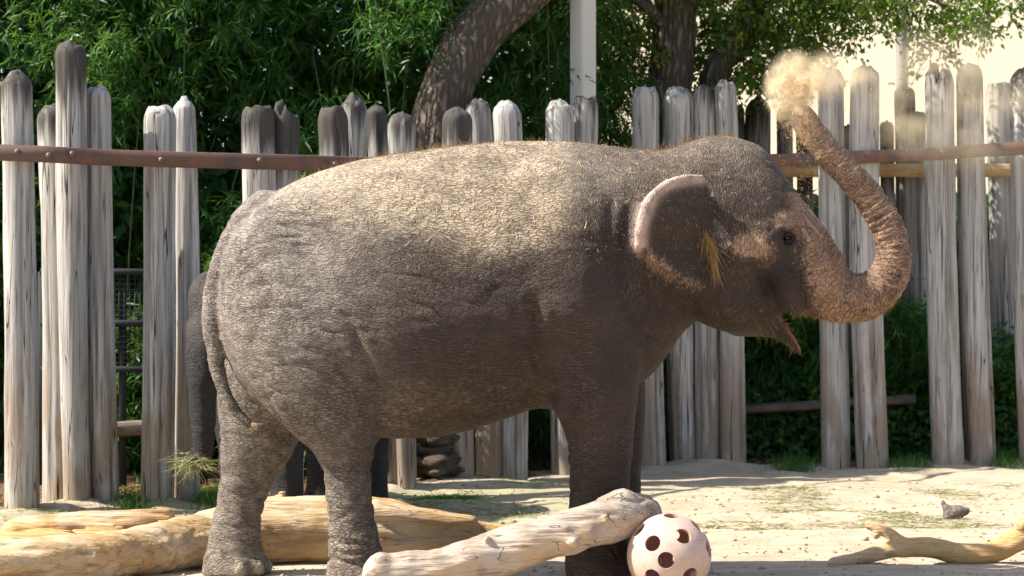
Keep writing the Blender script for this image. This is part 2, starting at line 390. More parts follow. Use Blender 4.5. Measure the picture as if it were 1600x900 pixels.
M_GREYWOOD = mat_log('grey_fallen_branch_wood', (0.20, 0.16, 0.13), (0.13, 0.10, 0.08), (0.1, 0.07, 0.05), (0.2, 0.14, 0.1))

def mat_bark():
    t = NT('tree_bark'); ob = t.coord(); w = t.vadd(ob, t.vmul(t.noise(ob, 4, 3, col=True), 0.10))
    v = t.ramp(t.voro(t.scale(w, (17, 17, 4.0)), 1.0), 0.0, 0.35); n = t.noise(t.scale(w, (30, 30, 8)), 1.0, 4)
    c = t.mix(v, (0.055, 0.042, 0.032), (0.19, 0.155, 0.12)); c = t.mix(t.math('MULTIPLY', n, 0.5), c, (0.10, 0.085, 0.07))
    t.pbr(c, 0.9, t.bump(t.math('ADD', v, t.math('MULTIPLY', n, 0.6)), 0.9, 0.03), 0.15); return t.m
M_BARK = mat_bark()

def mat_leaf(name, c1, c2, c3, trans=0.45, rough=0.45):
    t = NT(name); r = t.attr('rnd'); n = t.noise(t.coord(), 1.1, 3)
    c = t.mix(t.ramp(r, 0.0, 0.8), c1, c2); c = t.mix(t.ramp(t.math('ADD', r, t.math('MULTIPLY', t.math('SUBTRACT', n, 0.5), 0.6)), 0.78, 1.05), c, c3)
    p = t.pbr(c, rough, None, 0.35)
    tr = t.n('ShaderNodeBsdfTranslucent'); t.t.links.new(t.mix(0.5, c, (0.16, 0.22, 0.02)), tr.inputs[0])
    mx = t.n('ShaderNodeMixShader'); mx.inputs[0].default_value = trans
    t.t.links.new(p.outputs[0], mx.inputs[1]); t.t.links.new(tr.outputs[0], mx.inputs[2]); t.t.links.new(mx.outputs[0], t.out.inputs[0])
    return t.m
M_BAMBOO = mat_leaf('bamboo_leaf', (0.026, 0.098, 0.022), (0.062, 0.195, 0.030), (0.22, 0.32, 0.04), 0.45)
M_OAK = mat_leaf('tree_leaf', (0.05, 0.115, 0.012), (0.115, 0.21, 0.018), (0.27, 0.33, 0.03), 0.5)
M_IVY = mat_leaf('ivy_leaf', (0.022, 0.080, 0.018), (0.060, 0.170, 0.028), (0.24, 0.29, 0.03), 0.35)
M_HAY = mat_leaf('hay', (0.30, 0.26, 0.12), (0.24, 0.26, 0.10), (0.45, 0.40, 0.22), 0.3, 0.6)
M_CLIP = mat_leaf('grass_clippings', (0.16, 0.20, 0.075), (0.24, 0.25, 0.12), (0.36, 0.31, 0.17), 0.25, 0.7)
M_CULM = simple('bamboo_culm', (0.045, 0.07, 0.025), 0.5, 0.4)
M_TWIG = simple('twig_wood', (0.09, 0.075, 0.06), 0.85, 0.1)
M_HAIR = mat_leaf('reddish_back_hair', (0.22, 0.10, 0.045), (0.30, 0.15, 0.07), (0.42, 0.26, 0.13), 0.3, 0.5)
M_EARHAIR = mat_leaf('blond_ear_hair', (0.34, 0.19, 0.06), (0.46, 0.28, 0.10), (0.6, 0.42, 0.20), 0.35, 0.45)
M_STRAW = simple('straw', (0.55, 0.42, 0.24), 0.6)
M_SANDG = simple('flying_sand', (0.58, 0.42, 0.23), 0.95, 0.05)
M_STEEL = simple('dark_fence_steel', (0.022, 0.026, 0.026), 0.7, 0.15)
M_ZINC = simple('galvanised_bolt', (0.13, 0.095, 0.08), 0.55, 0.5)
M_WHITEPOST = simple('painted_square_post', (0.50, 0.49, 0.45), 0.75, 0.3, 0.07, 3.0, 0.1)
M_POLE = simple('grey_pole_paint', (0.22, 0.21, 0.19), 0.6, 0.4, 0.15)
M_WALL = simple('cream_wall_render', (0.56, 0.49, 0.365), 0.9, 0.2, 0.03, 1.5, 0.05)
M_DEADLEAF = mat_leaf('dead_leaf', (0.17, 0.085, 0.035), (0.26, 0.15, 0.06), (0.40, 0.22, 0.05), 0.2, 0.7)

def mat_ball():
    t = NT('pink_enrichment_ball_plastic'); ob = t.coord(); n = t.noise(ob, 7, 5, 0.65); n2 = t.noise(ob, 45, 4, 0.7)
    c = t.mix(t.ramp(n, 0.3, 0.75), (0.52, 0.34, 0.275), (0.58, 0.43, 0.355)); c = t.mix(t.math('MULTIPLY', t.ramp(n2, 0.50, 0.70), 0.55), c, (0.40, 0.29, 0.20))
    c = t.mix(t.math('MULTIPLY', t.ramp(t.noise(t.scale(ob, (5, 5, 60)), 1.0, 4, 0.7), 0.58, 0.64), 0.4), c, (0.36, 0.25, 0.19))
    c = t.mix(t.attr('inner'), c, (0.42, 0.20, 0.15))
    t.pbr(c, 0.55, t.bump(n2, 0.15, 0.004), 0.35); return t.m
M_BALL = mat_ball()

def mat_eye():
    t = NT('wet_dark_eye'); t.pbr((0.012, 0.008, 0.006), 0.12, None, 0.6); return t.m
M_EYE = mat_eye()

def mat_ground():
    t = NT('sandy_ground'); ob = t.coord(); sep = t.n('ShaderNodeSeparateXYZ'); t.set(sep.inputs[0], ob)
    big = t.noise(t.scale(ob, (0.5, 1.6, 1)), 1.0, 4, 0.6); mid = t.noise(t.scale(ob, (3, 8, 3)), 1.0, 4, 0.6); fine = t.noise(ob, 70, 4, 0.7); grit = t.voro(ob, 130, 'F1')
    col = t.mix(t.ramp(mid, 0.3, 0.72), (0.36, 0.29, 0.205), (0.49, 0.405, 0.295))
    col = t.mix(t.math('MULTIPLY', t.ramp(big, 0.45, 0.75), 0.4), col, (0.33, 0.25, 0.165))
    col = t.mix(t.math('MULTIPLY', t.ramp(grit, 0.22, 0.05), 0.35), col, (0.24, 0.18, 0.12))
    g = t.attr('green'); gm = t.ramp(t.math('ADD', g, t.math('MULTIPLY', t.math('SUBTRACT', t.noise(t.scale(ob, (2.0, 5, 2)), 1.0, 5, 0.7), 0.5), 1.3)), 0.3, 0.9)
    col = t.mix(t.math('MULTIPLY', gm, 0.62), col, t.mix(fine, (0.17, 0.19, 0.085), (0.30, 0.29, 0.155)))
    lit = t.attr('litter'); lm = t.ramp(t.math('ADD', lit, t.math('MULTIPLY', t.math('SUBTRACT', fine, 0.5), 0.5)), 0.4, 0.7)
    col = t.mix(lm, col, t.mix(t.noise(ob, 25, 3), (0.055, 0.038, 0.022), (0.20, 0.13, 0.07)))
    h = t.math('ADD', t.math('MULTIPLY', mid, 1.2), t.math('ADD', t.math('MULTIPLY', fine, 0.5), t.math('MULTIPLY', t.noise(ob, 14, 4), 0.7)))
    t.pbr(col, 0.95, t.bump(h, 0.8, 0.02), 0.1); return t.m
M_GROUND = mat_ground()
# ------------------------------------------------------------------ fence line (photo px of top/base of every post)
# x_top_left, x_top_right, y_top, x_base_left, x_base_right, y_base, style
POSTS = [
    (2, 48, 108, 6, 60, 808, 'point'), (50, 98, 160, 60, 104, 799, 'round'), (86, 135, 66, 99, 141, 800, 'round'), (134, 172, 136, 140, 187, 797, 'round'),
    (225, 274, 165, 220, 270, 794, 'round'), (270, 304, 152, 271, 312, 789, 'point'), (378, 428, 168, 384, 432, 782, 'flat'), (426, 468, 170, 432, 474, 780, 'rag'),
    (497, 543, 170, 503, 549, 774, 'flat'), (530, 570, 145, 538, 577, 768, 'point'), (568, 602, 163, 582, 616, 762, 'round'), (605, 650, 176, 616, 652, 765, 'round'),
    (690, 737, 170, 702, 742, 756, 'round'), (726, 768, 153, 744, 783, 752, 'round'), (770, 813, 158, 782, 824, 754, 'round'), (852, 896, 158, 862, 906, 748, 'round'),
    (895, 936, 153, 905, 946, 745, 'flat'), (988, 1030, 138, 1000, 1042, 735, 'flat'), (1035, 1083, 135, 1045, 1087, 730, 'round'), (1083, 1120, 133, 1087, 1130, 732, 'flat'),
    (1116, 1150, 127, 1127, 1166, 731, 'round'), (1278, 1317, 105, 1285, 1331, 731, 'round'), (1330, 1373, 103, 1337, 1387, 732, 'round'), (1446, 1492, 112, 1457, 1506, 729, 'rag'),
    (1494, 1535, 100, 1508, 1556, 727, 'round'), (1579, 1626, 106, 1592, 1640, 727, 'round')]
FX = np.array([0.5 * (p[3] + p[4]) for p in POSTS]); FY = np.array([ground_Y(p[5]) for p in POSTS])
FENCE_X = (FX - 800) / F_PX * FY                     # world x of the bases
o_ = np.argsort(FENCE_X); FLX, FLY = FENCE_X[o_], FY[o_]
FLYs = np.convolve(np.pad(FLY, 2, 'edge'), np.ones(5) / 5, 'valid')
def fence_y(x): return np.interp(x, FLX, FLYs)

# ------------------------------------------------------------------ ground
def build_ground():
    xs = np.concatenate([-np.geomspace(300, 8, 16), np.arange(-7.5, 7.51, 0.05), np.geomspace(8, 300, 16)])
    ys = np.concatenate([[-120, -60, -30, -12, -4, 2, 6, 9], np.arange(10, 23, 0.05), np.geomspace(23.2, 900, 22)])
    X, Y = np.meshgrid(xs, ys, indexing='ij'); P = np.stack([X, Y, X * 0], -1)
    near = np.exp(-np.maximum(np.abs(X) - 7, 0)) * np.exp(-np.maximum(9 - Y, 0)) * np.exp(-np.maximum(Y - 23, 0))
    pr = fbm(P * np.array([1.1, 1.5, 1]) + .3 * fbm(P * 2.5, 2, 3)[..., None], 2, 15)
    Z = (0.024 * fbm(P * np.array([0.7, 2.2, 1]), 3, 5) + 0.010 * fbm(P * np.array([4, 7, 1]), 3, 9) - 0.022 * sstep(.25, .45, vnoise(P * np.array([2.6, 2.6, 1]), 44))) * near  # ripples shaped to stand in for long shadow bands
    fy = fence_y(X); dy = Y - fy
    Z += 0.02 * np.exp(-(dy / 0.45) ** 2) * near                       # soil banked up along the fence
    vn = 1 + 0.5 * vnoise(P * 6, 3)
    for x, y in zip(FENCE_X, FY):
        Z += 0.024 * np.exp(-(((X - x) / 0.26) ** 2 + ((Y - y + 0.05) / 0.30) ** 2)) * vn
    flat = np.exp(-(((X + 0.5) / 3.2) ** 4 + ((Y - 11.75) / 1.2) ** 4)); Z *= 1 - 0.85 * flat
    n0, n1 = len(xs), len(ys); V = np.stack([X, Y, Z], -1).reshape(-1, 3)
    i, j = np.meshgrid(np.arange(n0 - 1), np.arange(n1 - 1), indexing='ij')
    F = np.stack([i * n1 + j, (i + 1) * n1 + j, (i + 1) * n1 + j + 1, i * n1 + j + 1], -1).reshape(-1, 4)
    green = sstep(13.2, 14.6, Y) * (1 - sstep(-0.5, 0.1, dy)) * (0.72 - 0.55 * sstep(0, 2.5, X))
    litter = sstep(0.15, 0.5, dy + 0.1 * fbm(P * 2, 2, 4))
    me = mesh_np('ground', V, F, [M_GROUND], True, {'green': green.ravel(), 'litter': litter.ravel()})
    tag(link('ground', me), 'pale sandy enclosure ground with ripples shaped to give shadow-like streaks', None, None, 'structure')
    return xs, ys, Z
GXS, GYS, GZ = build_ground()
def ground_z(x, y):
    i = np.clip(np.searchsorted(GXS, x) - 1, 0, len(GXS) - 2); j = np.clip(np.searchsorted(GYS, y) - 1, 0, len(GYS) - 2)
    u = (x - GXS[i]) / (GXS[i + 1] - GXS[i]); v = (y - GYS[j]) / (GYS[j + 1] - GYS[j])
    return (GZ[i, j] * (1 - u) + GZ[i + 1, j] * u) * (1 - v) + (GZ[i, j + 1] * (1 - u) + GZ[i + 1, j + 1] * u) * v

# ------------------------------------------------------------------ fence posts
def make_post(base, top, r0, r1, style, seed, mat, parent, name='post'):
    rng = np.random.default_rng(seed); H = top[2] - base[2]; seg = 30
    zs = np.concatenate([np.linspace(-0.25, H - r1 * 1.1, 34), H - r1 * 1.1 + r1 * 1.1 * np.sin(np.linspace(0.12, 1, 8) * math.pi / 2)])
    a = np.linspace(0, 2 * math.pi, seg, endpoint=False); ZZ, A = np.meshgrid(zs, a, indexing='ij')
    R = r0 + (r1 - r0) * np.clip(ZZ / H, 0, 1)
    k = np.clip((ZZ - (H - r1 * 1.1)) / (r1 * 1.1), 0, 1)
    if style == 'round': R = R * np.sqrt(np.clip(1 - (k * 0.985) ** rng.uniform(1.7, 3.4), 0, 1))
    elif style == 'point': R = R * np.clip(1 - 0.80 * k ** 1.5, 0.05, 1)
    else: R = R * np.where(k > 0.999, 0.25, np.sqrt(np.clip(1 - 0.45 * k ** 3, 0, 1)))
    Q = np.stack([np.cos(A) * 1.0 + seed * 3.1, np.sin(A) * 1.0, ZZ * 0.5], -1)
    Rn = 1 + 0.075 * fbm(Q, 3, seed) + 0.03 * fbm(Q * np.array([4, 4, 0.8]), 2, seed + 5)
    crack = np.zeros_like(R)
    for c in range(5):
        a0 = rng.uniform(-math.pi, 0.0) if c < 4 else rng.uniform(0, 6.28); zc = rng.uniform(0.1, 1.05) * H; ln = rng.uniform(0.4, 1.4)
        da = (A - a0 - 0.12 * np.sin(ZZ * 1.7 + c) + math.pi) % (2 * math.pi) - math.pi
        crack = np.maximum(crack, np.exp(-(da / 0.13) ** 2) * sstep(ln, ln * 0.6, np.abs(ZZ - zc)))
    R = R * Rn * (1 - 0.10 * crack)
    lean = np.clip(ZZ / H, -0.1, 1); bow = 0.02 * rng.normal() * np.sin(lean * math.pi)
    X = R * np.cos(A) + lean * (top[0] - base[0]) + bow; Y = R * np.sin(A) + lean * (top[1] - base[1])
    Zt = ZZ + (0.0 if style != 'rag' else 1) * k * 0.10 * (vnoise(np.stack([np.cos(A) * 2.2 + seed, np.sin(A) * 2.2, A * 0], -1), seed) - 0.2)
    Zt = Zt + k * 0.022 * fbm(np.stack([np.cos(A) * R / r1 * 3, np.sin(A) * R / r1 * 3, A * 0 + seed], -1), 2, seed)
    V = np.stack([X, Y, Zt], -1).reshape(-1, 3); n = len(zs)
    i, j = np.meshgrid(np.arange(n - 1), np.arange(seg), indexing='ij'); j2 = (j + 1) % seg
    F = np.stack([i * seg + j, i * seg + j2, (i + 1) * seg + j2, (i + 1) * seg + j], -1).reshape(-1, 4)
    V = np.vstack([V, V[-seg:].mean(0) + [0, 0, 0.004]]); kk = np.arange(seg); o = (n - 1) * seg
    T = np.stack([o + kk, o + (kk + 1) % seg, np.full(seg, len(V) - 1)], 1)
    ht = np.append((H - ZZ).ravel(), 0); hb = np.append(ZZ.ravel(), H)
    me = mesh_np(name, V, [T, F], [mat], True, {'ht': ht, 'hb': hb, 'crack': np.append(crack.ravel(), 0)})
    o = link(name, me, parent); o.location = Vector([float(c) for c in base]) - (parent.location if parent else Vector()); return o

fence = empty('palisade_fence', (0, 17, 0), 'front palisade fence of weathered grey round posts joined by a rusty iron strap', 'fence')
for i, (a, b, yt, c, d, yb, st) in enumerate(POSTS):
    Y = ground_Y(yb); base = at((c + d) / 2, yb, Y); top = at((a + b) / 2, yt, Y)
    if i in (1, 9, 10, 13, 19): base[1] += 0.16; top[1] += 0.16                  # set half behind their neighbours
    make_post(base, top, (d - c) / 2 / F_PX * Y * 1.0, (b - a) / 2 / F_PX * Y * 1.02, st, 11 + i, M_POST, fence)

RAIL_PX = [(-60, 236), (70, 241), (165, 246), (300, 250), (460, 254), (600, 258), (800, 262), (1000, 260), (1200, 251), (1330, 246), (1470, 240), (1517, 236), (1680, 228)]
RAIL = []
FRONT = FY - np.array([(p[4] - p[3]) / 2 / F_PX * y * 1.08 for p, y in zip(POSTS, FY)])
FRONT = np.array([FRONT[max(0, i - 2):i + 3].min() for i in range(len(FRONT))]); FRONT = np.convolve(np.pad(FRONT, 1, 'edge'), np.ones(3) / 3, 'valid')
for px, py in RAIL_PX:
    RAIL.append(at(px, py, float(np.interp(px, FX, FRONT)) - 0.03))
RAIL = catmull(RAIL, 5)
def strap(P, hgt, thick):
    n = len(P); V = []
    for i, p in enumerate(P):
        t = P[min(i + 1, n - 1)] - P[max(i - 1, 0)]; nn = np.array([t[1], -t[0], 0]); nn /= np.linalg.norm(nn)
        if nn[1] > 0: nn = -nn
        for s, z in ((0, -.5), (1, -.47), (1, .47), (0, .5)): V.append(p + nn * thick * s + np.array([0, 0, z * hgt]))
    V = np.array(V); F = []
    for i in range(n - 1):
        for k in range(4): F.append([i * 4 + k, (i + 1) * 4 + k, (i + 1) * 4 + (k + 1) % 4, i * 4 + (k + 1) % 4])
    F += [[0, 1, 2, 3], [(n - 1) * 4 + 3, (n - 1) * 4 + 2, (n - 1) * 4 + 1, (n - 1) * 4]]
    return V, np.array(F)
V, F = strap(RAIL, 0.115, 0.012)
rail = link('rail', mesh_np('rail', V - np.array([0, 17, 0]), F, [M_RUST], False), fence); rail['label'] = 'rusty brown iron strap across the posts'
def bolt_mesh():
    V, F = tube_np([(0, 0, 0), (0, -0.012, 0), (0, -0.02, 0)], [0.021, 0.020, 0.012], 10); V2, F2 = tube_np([(0, -0.018, 0), (0, -0.036, 0)], [0.010, 0.009], 6)
    return mesh_np('bolt', *merge([(V, F), (V2, F2)]), [M_ZINC], False)
BOLT = bolt_mesh()
for i, (a, b, yt, c, d, yb, st) in enumerate(POSTS):
    px = (a + b) / 2 + 3; k = int(np.argmin(np.abs(RAIL[:, 0] / RAIL[:, 1] * F_PX + 800 - px))); p = RAIL[k]
    b_ = link('bolt', BOLT, rail, (p[0] + (px - (p[0] / p[1] * F_PX + 800)) / F_PX * p[1], p[1] - 17 - 0.012, p[2] + random.Random(i).uniform(-.012, .012)))

# darker fence standing behind on the right
REAR_Y = 21.0
REAR = [(1148, 1163, 165, 'round'), (1165, 1205, 150, 'point'), (1213, 1238, 168, 'round'), (1243, 1268, 196, 'round'), (1316, 1334, 195, 'round'), (1374, 1397, 190, 'round'),
        (1397, 1430, 135, 'round'), (1424, 1448, 175, 'round'), (1540, 1580, 130, 'flat'), (1610, 1640, 160, 'round')]
fence2 = empty('mouldy_fence', (2.5, REAR_Y, 0), 'dark mouldy timber fence standing behind the front palisade near the cream wall', 'fence')
for i, (a, b, yt, st) in enumerate(REAR):
    top = at((a + b) / 2, yt, REAR_Y); base = at((a + b) / 2 + 8, 450 + CAM_H * F_PX / REAR_Y, REAR_Y); base[2] = 0
    r = (b - a) / 2 / F_PX * REAR_Y
    make_post(base, top, r * 1.05, r, st, 71 + i, M_POST if i in (7, 8) else M_POSTD, fence2)
V, F = box_np((0, 0, 0), (2.7, 0.05, 0.13)); p = at(1335, 266, REAR_Y - 0.22)
V = np.array([[x, y, z] for x in np.linspace(-1.6, 1.6, 24) for y, z in ((-.03, -.065), (.03, -.065), (.03, .065), (-.03, .065))]); V[:, 2] += 0.006 * vnoise(V * 6, 2)
F = np.array([[i * 4 + k, i * 4 + (k + 1) % 4, (i + 1) * 4 + (k + 1) % 4, (i + 1) * 4 + k] for i in range(23) for k in range(4)] + [[3, 2, 1, 0], [92, 93, 94, 95]])
o = link('board', mesh_np('board', V, F, [M_BRANCH], False, {'inner': np.zeros(len(V))}), fence2); o.location = Vector(p.tolist()) - fence2.location

# steel mesh panel behind the left gap
wf = empty('mesh_fence', at(210, 740, 17.2) * [1, 1, 0], 'dark steel mesh panel among the bamboo behind the left posts', 'fence')
x0, x1 = -0.75, 0.55
for z in (0.95, 1.32, 1.73):
    V, F = box_np(((x0 + x1) / 2, 0, z), (x1 - x0, 0.05, 0.05)); link('crossbar', mesh_np('crossbar', V, F, [M_STEEL], False), wf)
for x in (x0, -0.1, x1):
    V, F = box_np((x, 0.035, 0.86), (0.06, 0.015, 1.74)); link('upright', mesh_np('upright', V, F, [M_STEEL], False), wf)
V, F = merge([box_np((x, 0.0, 1.34), (0.007, 0.007, 0.76)) for x in np.arange(x0 + 0.04, x1, 0.042)] + [box_np(((x0 + x1) / 2, 0.006, z), (x1 - x0, 0.006, 0.006)) for z in np.arange(1.0, 1.72, 0.042)])
o = link('wire_mesh', mesh_np('wire_mesh', V, F, [M_STEEL], False), wf); o['kind'] = 'stuff'

# thin wires across the right gaps, strung on the rear fence
for j, (ya, yb) in enumerate(((428, 434), (556, 566))):
    a, b = at(1150, ya, 20.6), at(1560, yb, 20.6); P = np.linspace(a, b, 12); P[:, 2] -= 0.03 * np.sin(np.linspace(0, math.pi, 12))
    V, F = tube_np(P - np.array([2.5, REAR_Y, 0]), 0.003, 5); link('wire', mesh_np('wire', V, F, [M_ZINC]), fence2)

# ------------------------------------------------------------------ square post, pole, cream building
def bevel_box(name, c, s, mat, parent=None, bev=0.02):
    bm = bmesh.new(); bmesh.ops.create_cube(bm, size=1); bmesh.ops.scale(bm, vec=s, verts=bm.verts)
    bmesh.ops.bevel(bm, geom=bm.edges[:], offset=bev, segments=2, affect='EDGES')
    me = bpy.data.meshes.new(name); bm.to_mesh(me); bm.free(); me.materials.append(mat); return link(name, me, parent, c)
Yp = 18.7; p = at(911, 450, Yp); sp = empty('square_post', (p[0], Yp, 0), 'tall square off-white post rising behind the middle of the fence', 'post')
bevel_box('shaft', (0, 0, 3.3), (0.17, 0.17, 6.6), M_WHITEPOST, sp, 0.012).rotation_euler = (0, 0, math.radians(38))
bevel_box('cap', (0, 0, 6.63), (0.22, 0.22, 0.05), M_WHITEPOST, sp, 0.012).rotation_euler = (0, 0, math.radians(38))
Yq = 24.0; p = at(1408, 450, Yq); pl = empty('lamp_pole', (p[0], Yq, 0), 'slim grey metal pole in front of the cream wall', 'pole')
V, F = tube_np([(0, 0, 0), (0, 0, 3.5), (0, 0, 7.5)], [0.075, 0.062, 0.055], 14); link('shaft', mesh_np('shaft', V, F, [M_POLE]), pl)
V, F = tube_np([(0, 0, 0), (0, 0, 0.25), (0, 0, 0.26)], [0.12, 0.12, 0.07], 14); link('base', mesh_np('base', V, F, [M_POLE]), pl)
bw = empty('building', at(1500, 450, 33) * [1, 1, 0], 'pale cream building wall behind the trees and dark fence', 'building')
bw.rotation_euler = (0, 0, math.radians(-32))
for i, x in enumerate((-5.3, 0.05, 5.4)):
    bevel_box('wall_panel', (x, 0.2, 4.5), (5.32, 0.4, 9.0), M_WALL, bw, 0.01)
V, F = tube_np([(-0.95, -0.06, 0), (-0.95, -0.06, 8.8)], 0.03, 10); link('conduit', mesh_np('conduit', V, F, [M_WHITEPOST]), bw)
bevel_box('parapet', (0.05, 0.2, 9.06), (16.2, 0.5, 0.1), M_WALL, bw, 0.02)
# ------------------------------------------------------------------ elephant
EY = 11.75; EX0 = at(700, 450, EY)[0]; PXM = F_PX / EY
def E(px, py, y=0.0, r=None):
    """photo px -> elephant-local point at lateral offset y (minus is the near side); r in px"""
    p = at(px, py, EY + y); q = [p[0] - EX0, y, p[2]]
    return q if r is None else q + [r / PXM]

def build_elephant():
    h = 0.0165
    f = Field((E(296, 0)[0], -0.88, -0.03), (E(1436, 0)[0], 0.88, 2.72), h)
    # torso: side profile from rump to neck, with half widths
    st = np.array([(345, 452, 492, .06), (349, 425, 525, .17), (358, 392, 560, .27), (376, 352, 600, .37), (405, 320, 632, .46), (450, 290, 655, .53), (500, 269, 668, .575), (560, 251, 678, .605), (620, 241, 685, .62),
                   (680, 231, 684, .62), (740, 225, 671, .61), (800, 221, 650, .59), (850, 220, 632, .56), (900, 222, 618, .52), (950, 227, 600, .47), (1000, 233, 558, .42), (1040, 233, 524, .37), (1080, 226, 506, .33), (1115, 222, 490, .30), (1150, 240, 465, .24), (1170, 290, 420, .12)])
    sl, X, Y, Z = f.block(f.lo, f.lo + f.n * h)
    xs = X[:, 0, 0]; U = (xs + EX0) * PXM + 800
    def prof(c):
        uu = np.arange(340, 1180, 2.0); v = np.interp(uu, st[:, 0], st[:, c]); kz = np.exp(-np.linspace(-2, 2, 13) ** 2); kz /= kz.sum()
        s = np.convolve(np.pad(v, 6, 'edge'), kz, 'valid'); w = sstep(360, 420, uu) * sstep(1175, 1140, uu); return np.interp(U, uu, s * w + v * (1 - w))
    zt = CAM_H - (prof(1) - 450) / PXM; zb = CAM_H - (prof(2) - 450) / PXM; hw = prof(3)
    zc = ((zt + zb) / 2)[:, None, None]; hh = np.maximum((zt - zb) / 2, 0.03)[:, None, None]; hw = np.maximum(hw, 0.03)[:, None, None]
    tz = (Z - zc) / hh; wv = hw * 1.05 * (1 - 0.16 * np.clip(tz, -1, 1) - 0.06 * np.clip(tz, 0, 1) ** 2)
    q = (np.abs(Y / wv) ** 2.0 + np.abs(tz) ** 2.0) ** (1 / 2.0)
    d = (q - 1) * np.minimum(hh, hw) * 0.9
    out = np.maximum(np.maximum(E(345, 0)[0] - xs, xs - E(1170, 0)[0]), 0)[:, None, None]
    f.D[sl] = np.where(out > 0, np.maximum(d, out * 1.5), d).astype(np.float32)
    N, Fa = -1, 1
    # hind legs
    f.tube([E(430, 425, -.27, 86), E(452, 500, -.31, 92), E(492, 590, -.34, 84), E(530, 660, -.345, 60), E(541, 715, -.335, 41), E(544, 760, -.33, 35.5), E(548, 810, -.325, 36.5), E(554, 862, -.315, 41), E(557, 895, -.31, 47), E(557, 915, -.31, 50)], .10, 0.92)
    f.tube([E(440, 440, .27, 86), E(425, 530, .30, 84), E(412, 610, .30, 74), E(404, 680, .29, 62), E(388, 735, .28, 45), E(375, 785, .28, 38), E(366, 840, .27, 41), E(366, 876, .27, 49), E(368, 897, .27, 55)], .10, 0.92)
    # front legs
    f.tube([E(888, 360, -.26, 72), E(908, 450, -.33, 80), E(920, 540, -.335, 76), E(930, 610, -.33, 66), E(937, 670, -.325, 53), E(938, 735, -.32, 47), E(934, 790, -.32, 44), E(934, 850, -.32, 49), E(938, 890, -.32, 54), E(939, 914, -.32, 55)], .09, 0.90)
    f.tube([E(920, 420, .28, 78), E(930, 520, .32, 74), E(955, 600, .32, 54), E(962, 680, .31, 45), E(960, 750, .31, 42), E(958, 830, .31, 47), E(960, 895, .31, 53)], .09, 0.9)
    # elbow knob, brisket, shoulder blade, hip bone
    f.ball(E(886, 634, -.42), (.055, .05, .05), .07)
    f.ball(E(905, 560, 0), (.36, .34, .26), .12); f.ball(E(985, 500, 0), (.24, .30, .30), .14)
    f.tube([E(862, 300, -.28, 40), E(880, 380, -.42, 44), E(892, 470, -.45, 44)], .16); f.tube([E(862, 300, .28, 40), E(880, 380, .42, 44), E(892, 470, .45, 44)], .16)
    for s in (-1, 1): f.ball(E(470, 345, .33 * s), (.22, .12, .14), .16)
    # head
    for s in (-1, 1):
        f.ball(E(1128, 296, .10 * s), (.27, .18, .26), .12); f.ball(E(1150, 262, .09 * s), (.17, .12, .145), .06)
        f.tube([E(1150, 400, .22 * s, 40), E(1190, 385, .22 * s, 34), E(1222, 372, .19 * s, 27)], .07)       # cheek bone and brow
        f.ball(E(1142, 448, .15 * s), (.225, .16, .235), .09); f.ball(E(1165, 478, .10 * s), (.20, .13, .14), .08)
    f.ball(E(1178, 350, 0), (.24, .23, .36), .09, math.radians(22))
    f.tube([E(1172, 262, 0, 30), E(1202, 320, 0, 44), E(1232, 378, 0, 58), E(1258, 424, 0, 60)], .08, 1.1)
    # trunk
    TR = [E(1232, 400, 0, 62), E(1258, 428, 0, 58), E(1288, 451, 0, 47), E(1318, 464, 0, 40.5), E(1350, 464, 0, 37), E(1378, 448, 0, 33.5), E(1394, 415, 0, 29), E(1394, 378, 0, 26.5), E(1382, 345, -.005, 25.5), E(1360, 312, -.01, 25),
          E(1334, 281, -.02, 24), E(1308, 253, -.03, 24), E(1284, 226, -.04, 23), E(1266, 202, -.045, 22), E(1254, 184, -.05, 22)]
    f.tube(TR, .06, 1.0, n=6)
    f.tube([E(1262, 196, -.045, 9), E(1246, 172, -.05, 12)], .02, sub=True)
    # lower jaw, lip, mouth
    f.tube([E(1158, 492, 0, 34), E(1190, 500, 0, 26), E(1216, 510, 0, 19), E(1236, 530, 0, 12), E(1250, 550, 0, 5)], .045, 1.35)
    f.tube([E(1208, 476, 0, 13), E(1228, 488, 0, 15), E(1256, 516, 0, 19), E(1275, 540, 0, 22)], .02, 1.9, sub=True)
    f.ball(E(1212, 440, -.27), (.06, .05, .085), .05, sub=True)
    f.tube([E(1196, 410, -.2, 22), E(1216, 430, -.22, 20), E(1232, 462, -.17, 20), E(1244, 480, -.12, 14)], .04)
    # temple hollow, eye socket
    for s in (-1, 1): f.ball(E(1165, 345, .17 * s), (.22, .14, .22), .14)
    ex, ey_, ez = E(1229, 372, -.245)
    f.ball((ex, ey_ - .03, ez), (.04, .035, .035), .03, sub=True)
    # ears: curved sheets hanging from the side of the head, top edge rolled
    OUT = np.array([(1096, 276), (1112, 296), (1118, 345), (1112, 395), (1102, 436), (1087, 453), (1068, 443), (1040, 425), (1016, 407), (1005, 382), (1001, 350), (1010, 318), (1034, 290), (1062, 279)], float)
    OUT = catmull(np.vstack([OUT, OUT[:1]]), 5)
